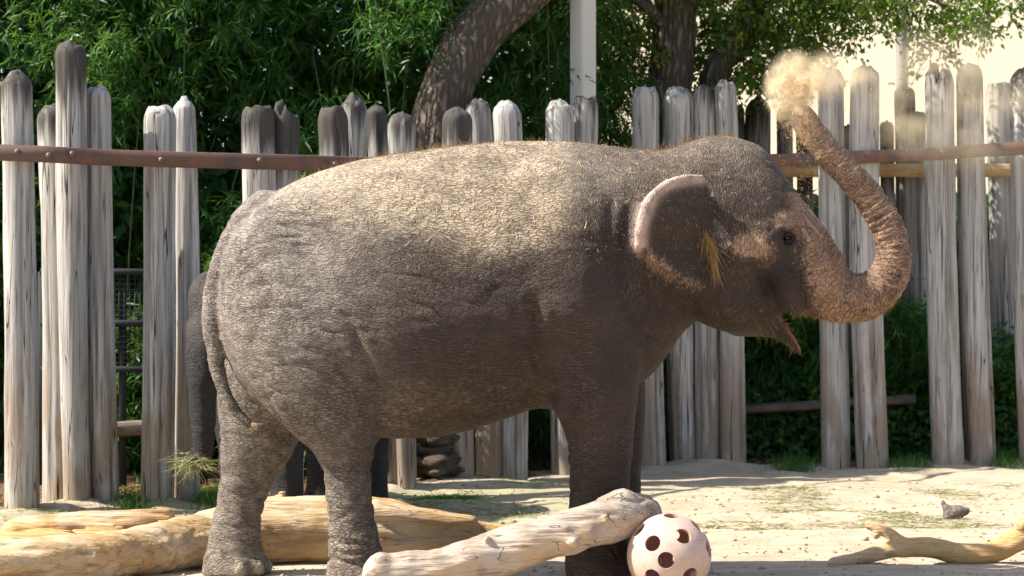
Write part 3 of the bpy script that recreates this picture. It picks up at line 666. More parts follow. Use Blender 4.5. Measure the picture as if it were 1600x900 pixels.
    for s in (-1, 1):
        oxz = np.array([[E(u, v, -.44)[0], E(u, v, -.44)[2]] for u, v in OUT]); lo = oxz.min(0) - .08; hi = oxz.max(0) + .08
        sl, X, Y, Z = f.block((lo[0], -.85 if s < 0 else .2, lo[1]), (hi[0], -.2 if s < 0 else .85, hi[1]))
        gx, gz = np.meshgrid(X[:, 0, 0], Z[0, 0, :], indexing='ij'); G = np.stack([gx.ravel(), gz.ravel()], 1)
        dist = polyline_dist(G, oxz); ins = np.zeros(len(G), bool)
        for (ax_, az), (bx, bz) in zip(oxz[:-1], oxz[1:]):
            c = (az > G[:, 1]) != (bz > G[:, 1]); ins ^= c & (G[:, 0] < (bx - ax_) * (G[:, 1] - az) / np.where(bz == az, 1e-9, bz - az) + ax_)
        sd = np.where(ins, -dist, dist).reshape(gx.shape)
        back = np.clip((E(1112, 0)[0] - gx) / .38, 0, 1.1)
        yy = -(0.335 + 0.17 * back ** 0.8 + 0.018 * np.sin(gz * 16 + gx * 6) + 0.03 * sstep(1.55, 1.75, gz) * back) * (-s)
        yy = yy if s < 0 else -yy
        if s < 0: yy = -np.abs(yy)
        else: yy = np.abs(yy)
        dd = np.maximum(np.abs(Y - yy[:, None, :]) - 0.017, sd[:, None, :] * 0.9)
        f.put(sl, dd.astype(np.float32), .022)
        RIM = [(1098, 277, .36), (1066, 280, .43), (1036, 292, .49), (1014, 316, .525), (1003, 346, .535), (998, 384, .52)]
        f.tube([E(u, v, (y + .012) * s, r) for (u, v, y), r in zip([(1098, 277, .36), (1066, 280, .44), (1038, 291, .50), (1016, 314, .54), (1004, 346, .55), (998, 384, .535)], (5, 7.5, 8.5, 9, 9, 7))], .012, 1.0)
    # tail
    TAIL = [E(412, 322, 0, 26), E(382, 350, 0, 25), E(354, 392, -.03, 19), E(338, 434, -.06, 17.5), E(331, 480, -.09, 17), E(332, 522, -.11, 15.5), E(337, 562, -.13, 13.5), E(345, 596, -.14, 11.5), E(356, 624, -.15, 9.8), E(373, 648, -.15, 8.5), E(389, 664, -.15, 8)]
    f.tube(TAIL, .05, n=6); 
    # toes
    for cx, cy0, r in ((557, -.31, 50), (368, .27, 55), (939, -.32, 55), (960, .31, 53)):
        rr = r / PXM; x0 = E(cx, 0, cy0)[0]
        for a in np.radians((-75, -38, 0, 38, 75)):
            f.ball((x0 + math.cos(a) * rr * .93, cy0 + math.sin(a) * rr * .88, .05), (.036, .036, .045), .03)
    f.D = np.maximum(f.D, -(f.lo[2] + np.arange(f.n[2]) * h)[None, None, :].astype(np.float32))
    V, F = f.mesh(); V = laplace(V, F, 2, 0.5)
    # one level of finer mesh, then folds pushed in along the skin
    me = mesh_np('e0', V, F); o = link('e0', me); o.modifiers.new('s', 'SUBSURF').levels = 1
    dg = bpy.context.evaluated_depsgraph_get(); ev = bpy.data.meshes.new_from_object(o.evaluated_get(dg)); bpy.data.objects.remove(o)
    V = coords(ev).astype(float); n = normals(ev).astype(float)
    depth = EY + V[:, 1]; U = (V[:, 0] + EX0) / depth * F_PX + 800; W = 450 - (V[:, 2] - CAM_H) / depth * F_PX
    UV = np.stack([U, W], 1); near = sstep(.05, -.05, V[:, 1])
    disp = np.zeros(len(V))
    FOLDS = [([(540, 500), (572, 560), (592, 615), (600, 660)], .019, 7), ([(520, 560), (556, 612), (578, 660)], .008, 5), ([(836, 470), (843, 535), (860, 595), (880, 628)], .018, 8), ([(826, 520), (840, 580), (862, 620)], .010, 5),
             ([(890, 660), (903, 640), (908, 612)], .010, 4), ([(988, 300), (975, 380), (978, 460), (1000, 520)], .014, 10), ([(960, 300), (950, 370), (955, 430)], .007, 7), ([(1012, 420), (1020, 470), (1040, 500)], .010, 7),
             ([(1092, 452), (1085, 480), (1090, 500)], .016, 6), ([(1120, 440), (1118, 475), (1135, 505)], .006, 5), ([(1206, 350), (1222, 348), (1238, 358), (1246, 372)], .008, 3.5), ([(1206, 388), (1222, 396), (1240, 392)], .008, 3.5),
             ([(1200, 362), (1212, 352)], .006, 3), ([(1180, 415), (1196, 440), (1204, 470)], .012, 7), ([(505, 840), (545, 850), (595, 838)], .007, 3), ([(508, 856), (550, 866), (600, 850)], .007, 3), ([(505, 872), (550, 880), (604, 866)], .006, 3),
             ([(545, 700), (560, 716), (584, 700)], .008, 5), ([(455, 640), (490, 690), (512, 715)], .008, 6), ([(430, 470), (400, 520), (390, 560)], .006, 9), ([(480, 610), (520, 600), (560, 610)], .006, 5), ([(900, 690), (935, 700), (985, 690)], .005, 4),
             ([(330, 838), (365, 846), (405, 832)], .007, 3.5), ([(325, 856), (365, 864), (410, 850)], .007, 3.5), ([(345, 700), (400, 735), (440, 712)], .006, 6), ([(890, 800), (935, 812), (975, 800)], .005, 3)]
    for pl_, dep, w in FOLDS:
        L_ = catmull(pl_, 6); dd = polyline_dist(UV, L_); e_ = np.minimum(np.linalg.norm(UV - L_[0], axis=1), np.linalg.norm(UV - L_[-1], axis=1)); dep = dep * (0.15 + 0.85 * sstep(0, 28, e_))
        disp -= near * dep * (np.exp(-(dd / w) ** 2) - 0.35 * np.exp(-((dd - 2.2 * w) / (1.3 * w)) ** 2))
    # trunk rings and local trunk coordinate
    C = catmull(np.array(TR)[:, :3], 8); seg = np.append(0, np.cumsum(np.linalg.norm(np.diff(C, axis=0), axis=1)))
    tm = U > 1205; best = np.full(len(V), 9.0); sc = np.zeros(len(V)); fr = np.zeros((len(V), 3))
    idx = np.where(tm)[0]; Pt = V[idx]
    b = np.full(len(idx), 9.0); s_ = np.zeros(len(idx)); off = np.zeros((len(idx), 3))
    for i in range(len(C) - 1):
        ab = C[i + 1] - C[i]; t = np.clip(((Pt - C[i]) @ ab) / (ab @ ab), 0, 1); v = Pt - C[i] - t[:, None] * ab; dd = np.linalg.norm(v, axis=1)
        m = dd < b; b[m] = dd[m]; s_[m] = seg[i] + t[m] * (seg[i + 1] - seg[i]); off[m] = v[m]
        T = ab / np.linalg.norm(ab); nrm = np.array([T[2], 0, -T[0]]); off[m, 0] = v[m] @ nrm; off[m, 2] = v[m, 1]
    w = sstep(1240, 1275, U[idx]) * (b < .30)
    b_all = np.full(len(V), 9.0); b_all[idx] = b
    jaw = (W[idx] > 485) & (U[idx] < 1262) & (b > .24); w = np.where(jaw, 0, w)
    wc = V.copy(); loc = np.stack([off[:, 0], off[:, 2], s_], 1); wc[idx] = np.where((w + .5 * vnoise(V[idx] * 22, 6))[:, None] > 0.5, loc, V[idx])
    rings = np.sin(2 * math.pi * (s_ / .036 + 0.5 * vnoise(np.stack([s_ * 6, off[:, 0] * 5, off[:, 2] * 5], 1), 3)))
    disp[idx] += w * (0.0028 * (1 - .5 * (W[idx] < 300)) * rings + 0.006 * fbm(loc * np.array([10, 10, 26]), 2, 8))
    # tail rings, soft undulation, sagging folds on legs
    tailm = sstep(360, 345, U) * sstep(400, 450, W) * (W < 640) * (V[:, 1] < .06)
    disp += tailm * 0.0010 * np.sin(V[:, 2] * 2 * math.pi / .028)
    legm = sstep(660, 760, W)
    disp += 0.005 * fbm(V * np.array([2.6, 2.6, 3.2]), 2, 21) * (1 - 0.6 * (U > 1230)) + legm * 0.0025 * fbm(V * np.array([5, 5, 20]), 2, 4)
    disp += 0.0022 * fbm(V * np.array([9, 9, 26]), 2, 31) * sstep(240, 330, W) * (U < 1200)
    def ridged(P, s): return 1 - np.abs(fbm(P, 3, s)) * 1.6
    dom = V + .10 * np.stack([fbm(V * 2.4, 2, s) for s in (51, 52, 53)], 1)
    fl = np.stack([dom[:, 0] * 2.0, dom[:, 1] * 3, dom[:, 2] * 8 + dom[:, 0] * 2.2], 1); dr = np.stack([dom[:, 0] * 9 + dom[:, 2] * 2.5, dom[:, 1] * 4, dom[:, 2] * 1.7], 1)
    vm = np.clip(sstep(800, 900, U) * sstep(700, 600, W), 0, 1) * sstep(1130, 1080, U)
    fold = ridged(fl, 61) * (1 - vm) * sstep(250, 340, W) * sstep(1060, 980, U) + 0.5 * ridged(dr, 71) * vm * sstep(235, 300, W) + .22 * ridged(dom * np.array([5, 5, 11]), 81) * sstep(640, 740, W) + .6 * ridged(dom * np.array([7, 6, 7]), 91) * sstep(1090, 1130, U) * sstep(1250, 1200, U)
    disp -= .0080 * np.clip(fold, 0, None) ** 3
    V2 = V + n * disp[:, None]; V2[:, 2] = np.maximum(V2[:, 2], 0.0)
    # skin colouring: sand lying on the back, depigmented pink freckles, shade of the eye and mouth hollows painted dark
    nz = n[:, 2]; low = fbm(V * np.array([1.6, 1.6, 2.2]), 3, 12)
    back = sstep(450, 275, W + 34 * low - 60 * sstep(620, 760, U) * sstep(960, 860, U)) * sstep(-.12, .35, nz) * sstep(400, 500, U) * (1 - .75 * sstep(820, 940, U))
    dust = 1.12 * back + 0.20 * sstep(0.15, .8, nz) * sstep(640, 500, W) + 0.30 * sstep(700, 860, W) * sstep(760, 640, U) + 0.22 * sstep(720, 540, U) * sstep(430, 580, W)
    belly = sstep(-.15, -.6, nz) * sstep(540, 610, W) * sstep(540, 640, U) * sstep(940, 860, U); dust += 0.30 * belly  # belly underside tinted tan, warm ground bounce put into the colour
    tip = sstep(1300, 1262, U) * sstep(260, 235, W) * (U > 1215); dust = np.maximum(dust, tip * 1.0)
    def blob(cx, cz, rx, rz): return np.exp(-((U - cx) / rx) ** 2 - ((W - cz) / rz) ** 2) * near
    pink = 1.05 * blob(1168, 384, 30, 20) + 0.9 * blob(1222, 345, 18, 13) + .5 * blob(1200, 400, 18, 22) + .3 * blob(1170, 360, 60, 40)
    pink += sstep(1222, 1275, U - .25 * (W - 400)) * (W > 300) * (0.66 + 0.24 * sstep(1400, 1290, U) + .06 * sstep(1330, 1400, U))
    pink += 0.78 * (W <= 300) * sstep(1238, 1250, U) * (b_all < .16)
    rim = np.exp(-(polyline_dist(UV, catmull([(1098, 277), (1066, 280), (1036, 292), (1014, 316), (1003, 346), (998, 384)], 5)) / 10) ** 2) * (V[:, 1] < -.36)
    pink += 0.45 * rim + 0.62 * np.exp(-(polyline_dist(UV, catmull([(1012, 400), (1040, 424), (1068, 440), (1088, 446)], 5)) / 16) ** 2) * (V[:, 1] < -.28)
    pink += .30 * blob(1160, 500, 70, 25) + .22 * blob(1010, 430, 40, 60)
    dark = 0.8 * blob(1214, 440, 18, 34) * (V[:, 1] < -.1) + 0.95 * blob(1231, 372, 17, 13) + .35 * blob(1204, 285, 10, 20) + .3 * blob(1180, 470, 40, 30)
    flesh = np.exp(-(polyline_dist(UV, np.array([(1216, 470), (1226, 490), (1244, 530.), (1250, 548)])) / 8) ** 2) * (nz > -.2) * (W > 462)
    nail = np.zeros(len(V))
    for cx, cy0, r in ((557, -.31, 50), (368, .27, 55), (939, -.32, 55), (960, .31, 53)):
        rr = r / PXM; x0 = E(cx, 0, cy0)[0]
        for a in np.radians((-75, -38, 0, 38, 75)):
            c = np.array([x0 + math.cos(a) * (rr * .93 + .045), cy0 + math.sin(a) * (rr * .88 + .045), .045]); nail = np.maximum(nail, sstep(.052, .040, np.linalg.norm((V - c) * [1, 1, .8], axis=1)))
    vmask = np.clip(sstep(840, 960, U) * sstep(480, 380, W) + sstep(900, 1000, U) * sstep(700, 560, W), 0, 1) * sstep(1265, 1210, U)
    wr = np.clip(0.9 + 0.25 * low, .3, 1.3) * (1 - .25 * sstep(1100, 1140, U) * sstep(1250, 1200, U)) * (1 - .5 * sstep(430, 300, W) * sstep(1140, 1060, U))
    pale = np.clip(1.0 * np.exp(-((U - 420) / 90) ** 2 - ((W - 420) / 120) ** 2) + .62 * sstep(700, 440, U) + .5 * np.exp(-((U - 930) / 60) ** 2 - ((W - 280) / 50) ** 2) + .4 * sstep(1100, 1150, U) * sstep(300, 230, W) + .8 * tailm + 1.2 * rim, 0, 1)  # rump, neck and crown lightened: sunlit brightness partly put into the skin colour
    ev.vertices.foreach_set('co', V2.astype(np.float32).ravel())
    for k, a in dict(dust=dust, pink=np.clip(pink, 0, 1), dark=np.clip(dark, 0, 1), flesh=np.clip(flesh, 0, 1), nail=nail, vmask=vmask, wr=wr, pale=pale, rim=np.clip(rim * 1.5, 0, 1)).items():
        ev.attributes.new(k, 'FLOAT', 'POINT').data.foreach_set('value', a.astype(np.float32))
    ev.attributes.new('wc', 'FLOAT_VECTOR', 'POINT').data.foreach_set('vector', wc.astype(np.float32).ravel())
    ev.materials.clear(); ev.materials.append(M_SKIN); ev.name = 'elephant'; ev.update()
    return ev, V2, n, UV
ele_me, EV, EN, EUV = build_elephant()
ele = tag(link('elephant', ele_me, None, (EX0, EY, 0)), 'large grey-brown elephant standing side-on, tossing sand over its head with raised trunk', 'elephant')

def hair_obj(name, P, D, L, W, mat, parent, seed, bend=.3, label=None):
    rng = np.random.default_rng(seed); V, F = strands(P, D, L, W, rng, bend)
    o = link(name, mesh_np(name, V, F, [mat], True, {'rnd': np.repeat(rng.random(len(P)), 7)}), parent)
    o['kind'] = 'stuff'
    if label: o['label'] = label
    return o
rng = np.random.default_rng(3)
# bristles along the spine
m = np.where((EUV[:, 0] > 470) & (EUV[:, 0] < 1150) & (np.abs(EV[:, 1]) < .20) & (EN[:, 2] > .72))[0]
w = np.exp(-(EV[m, 1] / .09) ** 2) * (0.35 + sstep(520, 640, EUV[m, 0]) * sstep(780, 700, EUV[m, 0]) + sstep(990, 1040, EUV[m, 0])); pick = rng.choice(m, 1500, p=w / w.sum())
D = EN[pick] + rng.normal(size=(1500, 3)) * .7 + np.array([-.25, 0, 0]); hair_obj('back_hair', EV[pick], D, rng.uniform(.015, .055, 1500), rng.uniform(.001, .0020, 1500), M_HAIR, ele, 4)
# thin body hair catching the light
m = np.where((EUV[:, 0] > 420) & (EUV[:, 0] < 1200) & (EV[:, 1] < .1) & (EUV[:, 1] < 420))[0]; pick = rng.choice(m, 2500)
hair_obj('body_hair', EV[pick], EN[pick] * .35 + rng.normal(size=(2500, 3)) * .35 + np.array([-.1, 0, -.5]), rng.uniform(.012, .035, 2500), np.full(2500, .0010), M_STRAW, ele, 5)
# blond tuft in front of the ear
n_ = 330; t = rng.random(n_); c = catmull([E(1078, 318, -.40), E(1092, 345, -.40), E(1106, 372, -.395), E(1112, 392, -.39)], 20); k = (t * (len(c) - 1)).astype(int)
P = c[k] + rng.normal(size=(n_, 3)) * [.012, .006, .012]; hair_obj('ear_hair', P, np.array([.22, -.18, -.9]) + rng.normal(size=(n_, 3)) * [.24, .14, .16], rng.uniform(.04, .17, n_) * (0.7 + .4 * t), np.full(n_, .0026), M_EARHAIR, ele, 6, .22, 'blond hair tuft hanging in front of the ear')
n_ = 26; P = np.array([E(1113, 392, -.40)] * n_) + rng.normal(size=(n_, 3)) * .008; hair_obj('ear_hair', P, np.array([.16, -.12, -1]) + rng.normal(size=(n_, 3)) * .05, rng.uniform(.16, .24, n_), np.full(n_, .003), M_EARHAIR, ele, 7, .18)
# chin bristles, tail bristles
n_ = 160; m = np.where((EUV[:, 0] > 1180) & (EUV[:, 0] < 1255) & (EUV[:, 1] > 480))[0]; pick = rng.choice(m, n_); hair_obj('chin_hair', EV[pick], EN[pick] * .6 + rng.normal(size=(n_, 3)) * .3 + np.array([.2, 0, -.5]), rng.uniform(.02, .06, n_), np.full(n_, .0016), M_EARHAIR, ele, 8)
m = np.where((EUV[:, 0] > 1235) & (EUV[:, 0] < 1420) & (EUV[:, 1] > 440) & (EN[:, 2] < -.55))[0]; n_ = 700; pick = rng.choice(m, n_); hair_obj('trunk_hair', EV[pick], EN[pick] + rng.normal(size=(n_, 3)) * .35, rng.uniform(.012, .035, n_), np.full(n_, .0014), M_EARHAIR, ele, 18)
n_ = 60; P = np.array([E(390, 664, -.15)] * n_) + rng.normal(size=(n_, 3)) * .012; hair_obj('tail_hair', P, np.array([.9, -.2, -.5]) + rng.normal(size=(n_, 3)) * .35, rng.uniform(.02, .05, n_), np.full(n_, .003), M_STRAW, ele, 9)
# eye
ex, ey_, ez = E(1229, 372, -.245)
m = np.where((np.abs(EUV[:, 0] - 1229) < 8) & (np.abs(EUV[:, 1] - 372) < 7) & (EV[:, 1] < 0))[0]; ysurf = EV[m, 1].mean() if len(m) else ey_
bm = bmesh.new(); bmesh.ops.create_uvsphere(bm, u_segments=24, v_segments=16, radius=.019); me = bpy.data.meshes.new('eye'); bm.to_mesh(me); bm.free(); me.materials.append(M_EYE); me.polygons.foreach_set('use_smooth', [True] * len(me.polygons))
link('eye', me, ele, (ex, ysurf + .014, ez))
def lid(pts, r, nm):
    P = catmull(pts, 6); V, F = tube_np(P, np.sin(np.linspace(.25, math.pi - .25, len(P))) * r, 8)
    z = np.zeros(len(V)); return link(nm, mesh_np(nm, V, F, [M_SKIN], True, dict(dust=z, pink=z + .1, dark=z + .7, flesh=z, nail=z, vmask=z, wr=z + .6, pale=z, rim=z, wc=V)), ele)
lid([(ex - .036, ysurf + .008, ez - .004), (ex - .018, ysurf - .012, ez + .014), (ex + .006, ysurf - .014, ez + .019), (ex + .034, ysurf + .004, ez + .004)], .011, 'eyelid')
lid([(ex - .036, ysurf + .008, ez - .006), (ex - .012, ysurf - .008, ez - .020), (ex + .012, ysurf - .008, ez - .019), (ex + .034, ysurf + .004, ez + .002)], .010, 'eyelid')
# ------------------------------------------------------------------ vegetation
def leaves_np(P, D, N, L, W, fold=0.15):
    """leaf quads folded along the midrib: base P, direction D, face normal N"""
    D = D / np.linalg.norm(D, axis=1)[:, None]; S = np.cross(D, N); S /= np.linalg.norm(S, axis=1)[:, None] + 1e-9; U = np.cross(S, D)
    L = L[:, None]; W = W[:, None]; mid = P + D * L * .45 - U * W * fold
    V = np.stack([P, mid - S * W * .5 + U * W * fold * 2, P + D * L - U * L * .08, mid + S * W * .5 + U * W * fold * 2], 1)
    n = len(P); F = np.arange(4 * n).reshape(n, 4); return V.reshape(-1, 3), F

def bamboo_sprays(base, rng, k=11, L=(.09, .17), W=(.013, .021), twig=.3):
    n = len(base); az = rng.uniform(0, 2 * math.pi, n); el = rng.normal(-.1, .55, n)
    T = np.stack([np.cos(az) * np.cos(el), np.sin(az) * np.cos(el), np.sin(el)], 1); tw = rng.uniform(.5, 1, n) * twig
    u = np.tile(np.linspace(0, 1, k), (n, 1)) ; P = base[:, None] + T[:, None] * (u * tw[:, None])[..., None]; P[..., 2] -= (u ** 2) * .35 * tw[:, None]
    D = T[:, None] * .9 + rng.normal(size=(n, k, 3)) * .55; D[..., 2] -= .35 + .25 * u
    N = rng.normal(size=(n, k, 3)) * .5 + np.array([0, -.25, 1.0])
    m = n * k; shade = np.repeat(np.clip(rng.normal(.42, .22, n), 0, 1), k) + rng.normal(0, .13, m)
    V, F = leaves_np(P.reshape(-1, 3), D.reshape(-1, 3), N.reshape(-1, 3), rng.uniform(*L, m), rng.uniform(*W, m))
    return V, F, np.repeat(np.clip(shade, 0, 1), 4)

def build_thicket():
    rng = np.random.default_rng(77)
    n = 60000; X = rng.uniform(-6.2, 2.9, n); dep = rng.gamma(1.6, .9, n); Yv = np.maximum(fence_y(X), 17.0) + .55 + dep; Zv = rng.uniform(.05, 5.8, n)
    P = np.stack([X, Yv, Zv], 1); cl = fbm(P * np.array([1.1, 1.0, 1.0]), 3, 5)
    front = .55 + .9 * vnoise(P * np.array([.9, 0, .8]), 8)
    keep = (cl > -.15 + .25 * (dep < .5)) & (dep > np.clip(front - .55, 0, 1.2)) & ~((X > 1.15) & (Zv > 2.9) & (rng.random(n) < .85)) & ~((X > 1.7) & (Zv > 1.9))
    P = P[keep]; px = P[:, 0] / P[:, 1] * F_PX + 800; py = 450 - (P[:, 2] - CAM_H) / P[:, 1] * F_PX
    clear = ((px > 640) & (px < 900 + 60 * (py < 60)) & (np.abs(px - np.interp(py, [-60, 0, 55, 140, 250, 745], [880, 805, 745, 700, 678, 655])) < 62) & (P[:, 1] < 18.6)) | ((np.abs(px - 911) < 34) & (P[:, 1] < 18.8)) | ((np.abs(px - 1045) < 45) & (P[:, 1] < 20.4) & (py < 190))
    P = P[~clear][:17500]
    V1, F1, r1 = bamboo_sprays(P, rng)
    n = 80000; X = rng.uniform(-7.5, 2.0, n); P2 = np.stack([X, np.maximum(fence_y(X), 15.2) + rng.uniform(3.2, 6.0, n), rng.uniform(0, 7.2, n)], 1)
    P2 = P2[~((X > .9) & (P2[:, 2] > 3.2))]; n = len(P2)
    V2, F2 = leaves_np(P2, rng.normal(size=(n, 3)) + [0, 0, -.5], rng.normal(size=(n, 3)) + [0, -.8, .6], rng.uniform(.14, .28, n), rng.uniform(.05, .10, n))
    r2 = np.repeat(rng.uniform(0, .35, n), 4)
    culms = []
    for i in range(34):
        x = rng.uniform(-6, 1.4); y = max(float(fence_y(x)), 17.0) + rng.uniform(.6, 3.0); h = rng.uniform(2.5, 5.8); lx, ly = rng.normal(0, .6), rng.normal(-.2, .4)
        q = np.linspace(0, 1, 9); c = np.stack([x + lx * q ** 2, y + ly * q ** 2, h * q - .3 * (lx * lx) * q ** 3], 1); culms.append(tube_np(c, np.linspace(.016, .004, 9), 6))
    Vc, Fc = merge(culms); nl = len(V1); n2 = len(V2)
    V = np.vstack([V1, V2, Vc]); Fq = np.concatenate([F1, F2 + nl] + [f + nl + n2 for f in Fc if f.shape[1] == 4]); Ft = [f + nl + n2 for f in Fc if f.shape[1] == 3][0]
    fm = np.concatenate([np.ones(len(Ft)), np.zeros(len(F1) + len(F2)), np.ones(len(Fq) - len(F1) - len(F2))])
    me = mesh_np('bamboo_thicket', V, [Ft, Fq], [M_BAMBOO, M_CULM], False, {'rnd': np.concatenate([r1, r2, np.zeros(len(Vc))])}, fm)
    tag(link('bamboo_thicket', me), 'dense dark green bamboo thicket filling the view behind the fence', 'bamboo', None, 'stuff')
build_thicket()

def build_undergrowth():
    rng = np.random.default_rng(9); Ps = []
    n = 16000; px = rng.uniform(1150, 1640, n); Yv = rng.uniform(19.9, 20.8, n); X = (px - 800) / F_PX * Yv
    top = .85 + .35 * vnoise(np.stack([X * 1.6, X * 0, X * 0], 1), 4) + .5 * (px > 1530) * rng.random(n); Z = rng.random(n) ** .8 * top; P = np.stack([X, Yv + (1 - Z / top) * -.25, Z + .02], 1)
    V, F = leaves_np(P, rng.normal(size=(n, 3)) + [0, -.3, -.1], rng.normal(size=(n, 3)) * .6 + [-.1, -.7, .8], rng.uniform(.05, .10, n), rng.uniform(.04, .075, n), .08)
    # upright climbing foliage behind the right posts
    n2 = 9000; px = rng.choice([1240., 1400, 1425, 1560, 1575, 1600, 1340], n2) + rng.normal(0, 32, n2); Yv = rng.uniform(21.15, 21.9, n2); X2 = (px - 800) / F_PX * Yv; Z2 = rng.random(n2) * 2.3 * (0.6 + .4 * vnoise(np.stack([X2 * 2, X2 * 0, X2 * 0], 1), 14))
    V2, F2 = leaves_np(np.stack([X2, Yv, Z2], 1), rng.normal(size=(n2, 3)) + [0, 0, -.6], rng.normal(size=(n2, 3)) * .6 + [-.1, -.6, .8], rng.uniform(.06, .13, n2), rng.uniform(.025, .05, n2), .08)
    V, F = np.vstack([V, V2]), np.concatenate([F, F2 + len(V)])
    me = mesh_np('ivy_undergrowth', V, F, [M_IVY], False, {'rnd': np.repeat(np.clip(rng.normal(.45, .27, n + n2), 0, 1), 4)})
    tag(link('ivy_undergrowth', me), 'low leafy undergrowth at the foot of the right-hand fence', 'undergrowth', None, 'stuff')
    # bamboo hanging in the right gaps, above the fallen branch
    n = 1500; px = np.concatenate([rng.uniform(1168, 1284, 900), rng.uniform(1384, 1460, 400), rng.uniform(820, 870, 200)]); Yv = rng.uniform(20.0, 20.85, n); Z = 1.6 - (rng.uniform(470, 640, n) - 450) / F_PX * Yv
    V, F, r = bamboo_sprays(np.stack([(px - 800) / F_PX * Yv, Yv, Z], 1), rng, 11, (.10, .19))
    n = 5000; px = rng.uniform(1130, 1660, n); Yv = rng.uniform(22.6, 24.5, n); Z = rng.uniform(0, 2.55, n)
    V2, F2 = leaves_np(np.stack([(px - 800) / F_PX * Yv, Yv, Z], 1), rng.normal(size=(n, 3)) + [0, 0, -.5], rng.normal(size=(n, 3)) + [0, -.8, .6], rng.uniform(.22, .45, n), rng.uniform(.10, .2, n))
    V, F, r = np.vstack([V, V2]), np.concatenate([F, F2 + len(V)]), np.append(r, np.repeat(rng.uniform(0, .35, n), 4))
    tag(link('bamboo_shoots', mesh_np('bamboo_shoots', V, F, [M_BAMBOO], False, {'rnd': r})), 'drooping dark bamboo sprays in the gaps of the right-hand fence', 'bamboo', None, 'stuff')
build_undergrowth()

def bark_tube(pts, seg=40, n=14, seed=1):
    C = catmull(np.array(pts, float), n); P, R = C[:, :3], C[:, 3]
    A = np.linspace(0, 2 * math.pi, seg, endpoint=False)
    def warp(m, s):
        L = np.append(0, np.cumsum(np.linalg.norm(np.diff(P, axis=0), axis=1)))[:, None] + 0 * A[None]; AA = A[None] + 0 * L
        Q = np.stack([np.cos(AA) * 2 + seed, np.sin(AA) * 2, L * 1.3], -1)
        return 1 + .09 * fbm(Q, 3, seed) + .035 * fbm(Q * np.array([4, 4, 2.0]), 2, seed + 4)
    return tube_np(P, R, seg, True, warp)

def crown_np(spots, rng, L=(.05, .085), asp=.5):
    """leafy twigs round each spot (x,y,z,rx,ry,rz,n): twigs carry leaves, gaps between"""
    VV, FF, RR, off, TW = [], [], [], 0, []
    for (x, y, z, rx, ry, rz, n) in spots:
        nt = max(4, n // 22); c = rng.normal(size=(nt, 3)); c /= np.linalg.norm(c, axis=1)[:, None]; c *= rng.random((nt, 1)) ** .45; B = c * [rx, ry, rz] + [x, y, z]
        D = c * [1, 1, .4] + rng.normal(size=(nt, 3)) * .5 + [0, 0, -.25]; D /= np.linalg.norm(D, axis=1)[:, None]
        k = 22; u = rng.random((nt, k)); P = B[:, None] + D[:, None] * (u * .34)[..., None] + rng.normal(size=(nt, k, 3)) * .035; P[..., 2] -= u * u * .09
        m = nt * k; V, F = leaves_np(P.reshape(-1, 3), (D[:, None] + rng.normal(size=(nt, k, 3)) * .8 + [0, 0, -.35]).reshape(-1, 3), rng.normal(size=(m, 3)) * .7 + [0, 0, .9], rng.uniform(*L, m), rng.uniform(*L, m) * asp, .1)
        VV.append(V); FF.append(F + off); off += len(V); RR.append(np.repeat(np.clip(np.repeat(rng.normal(.5, .2, nt), k) + rng.normal(0, .15, m), 0, 1), 4))
        q = np.linspace(0, 1, 4)
        for b, d in zip(B[::2], D[::2]): TW.append(tube_np(b + d * (q * .34)[:, None] - np.array([0, 0, .09]) * (q * q)[:, None], np.linspace(.006, .002, 4), 4, False))
    return np.vstack(VV), np.concatenate(FF), np.concatenate(RR), merge(TW)

def P4(px, py, Y, r): p = at(px, py, Y); return [p[0], p[1], p[2], r]
def make_tree(name, label, Y, stems, spots, seed, leafmat=M_OAK):
    rng = np.random.default_rng(seed); base = np.array(stems[0][0][:3]); base[2] = 0
    root = empty(name, base, label, 'tree')
    for i, s in enumerate(stems):
        V, F = bark_tube(s, 40 if i < 2 else 16, 12, seed + i); link('trunk' if i == 0 else 'limb', mesh_np('trunk', V - base, F, [M_BARK]), root)
    V, F, r, (Tv, Tf) = crown_np(spots, rng); nl = len(V)
    me = mesh_np('crown', np.vstack([V, Tv]) - base, [np.concatenate([F] + [f + nl for f in Tf if f.shape[1] == 4])], [leafmat, M_TWIG], False, {'rnd': np.append(r, np.zeros(len(Tv)))}, np.append(np.zeros(len(F)), np.ones(sum(len(f) for f in Tf if f.shape[1] == 4))))
    link('crown', me, root); return root
Yt = 18.35
make_tree('leaning_tree', 'thick-trunked tree leaning to the right above the middle posts', Yt,
    [[P4(655, 745, Yt, .31), P4(668, 500, Yt, .27), P4(678, 250, Yt, .25), P4(700, 140, Yt, .235), P4(745, 55, Yt + .1, .225), P4(820, -15, Yt + .2, .20), P4(900, -90, Yt + .3, .17), P4(980, -190, Yt + .2, .12)],
     [P4(800, 0, Yt + .2, .15), P4(790, -90, Yt + .5, .11), P4(740, -220, Yt + .9, .06)], [P4(900, -90, Yt + .3, .11), P4(1010, -120, Yt, .07), P4(1120, -110, Yt - .3, .035)]],
    [(.3, 18.8, 6.2, 1.0, .8, .5, 2200), (-.6, 19.4, 6.6, .9, .8, .6, 1800), (1.2, 18.9, 5.5, .8, .6, .4, 1600), (1.9, 18.4, 5.2, .6, .5, .4, 1000)], 5)
Yo = 20.2
def S(px, py, rx, rz, n, dy=0, ry=.55): p = at(px, py, Yo + dy); return (p[0], p[1], p[2], rx, ry, rz, n)
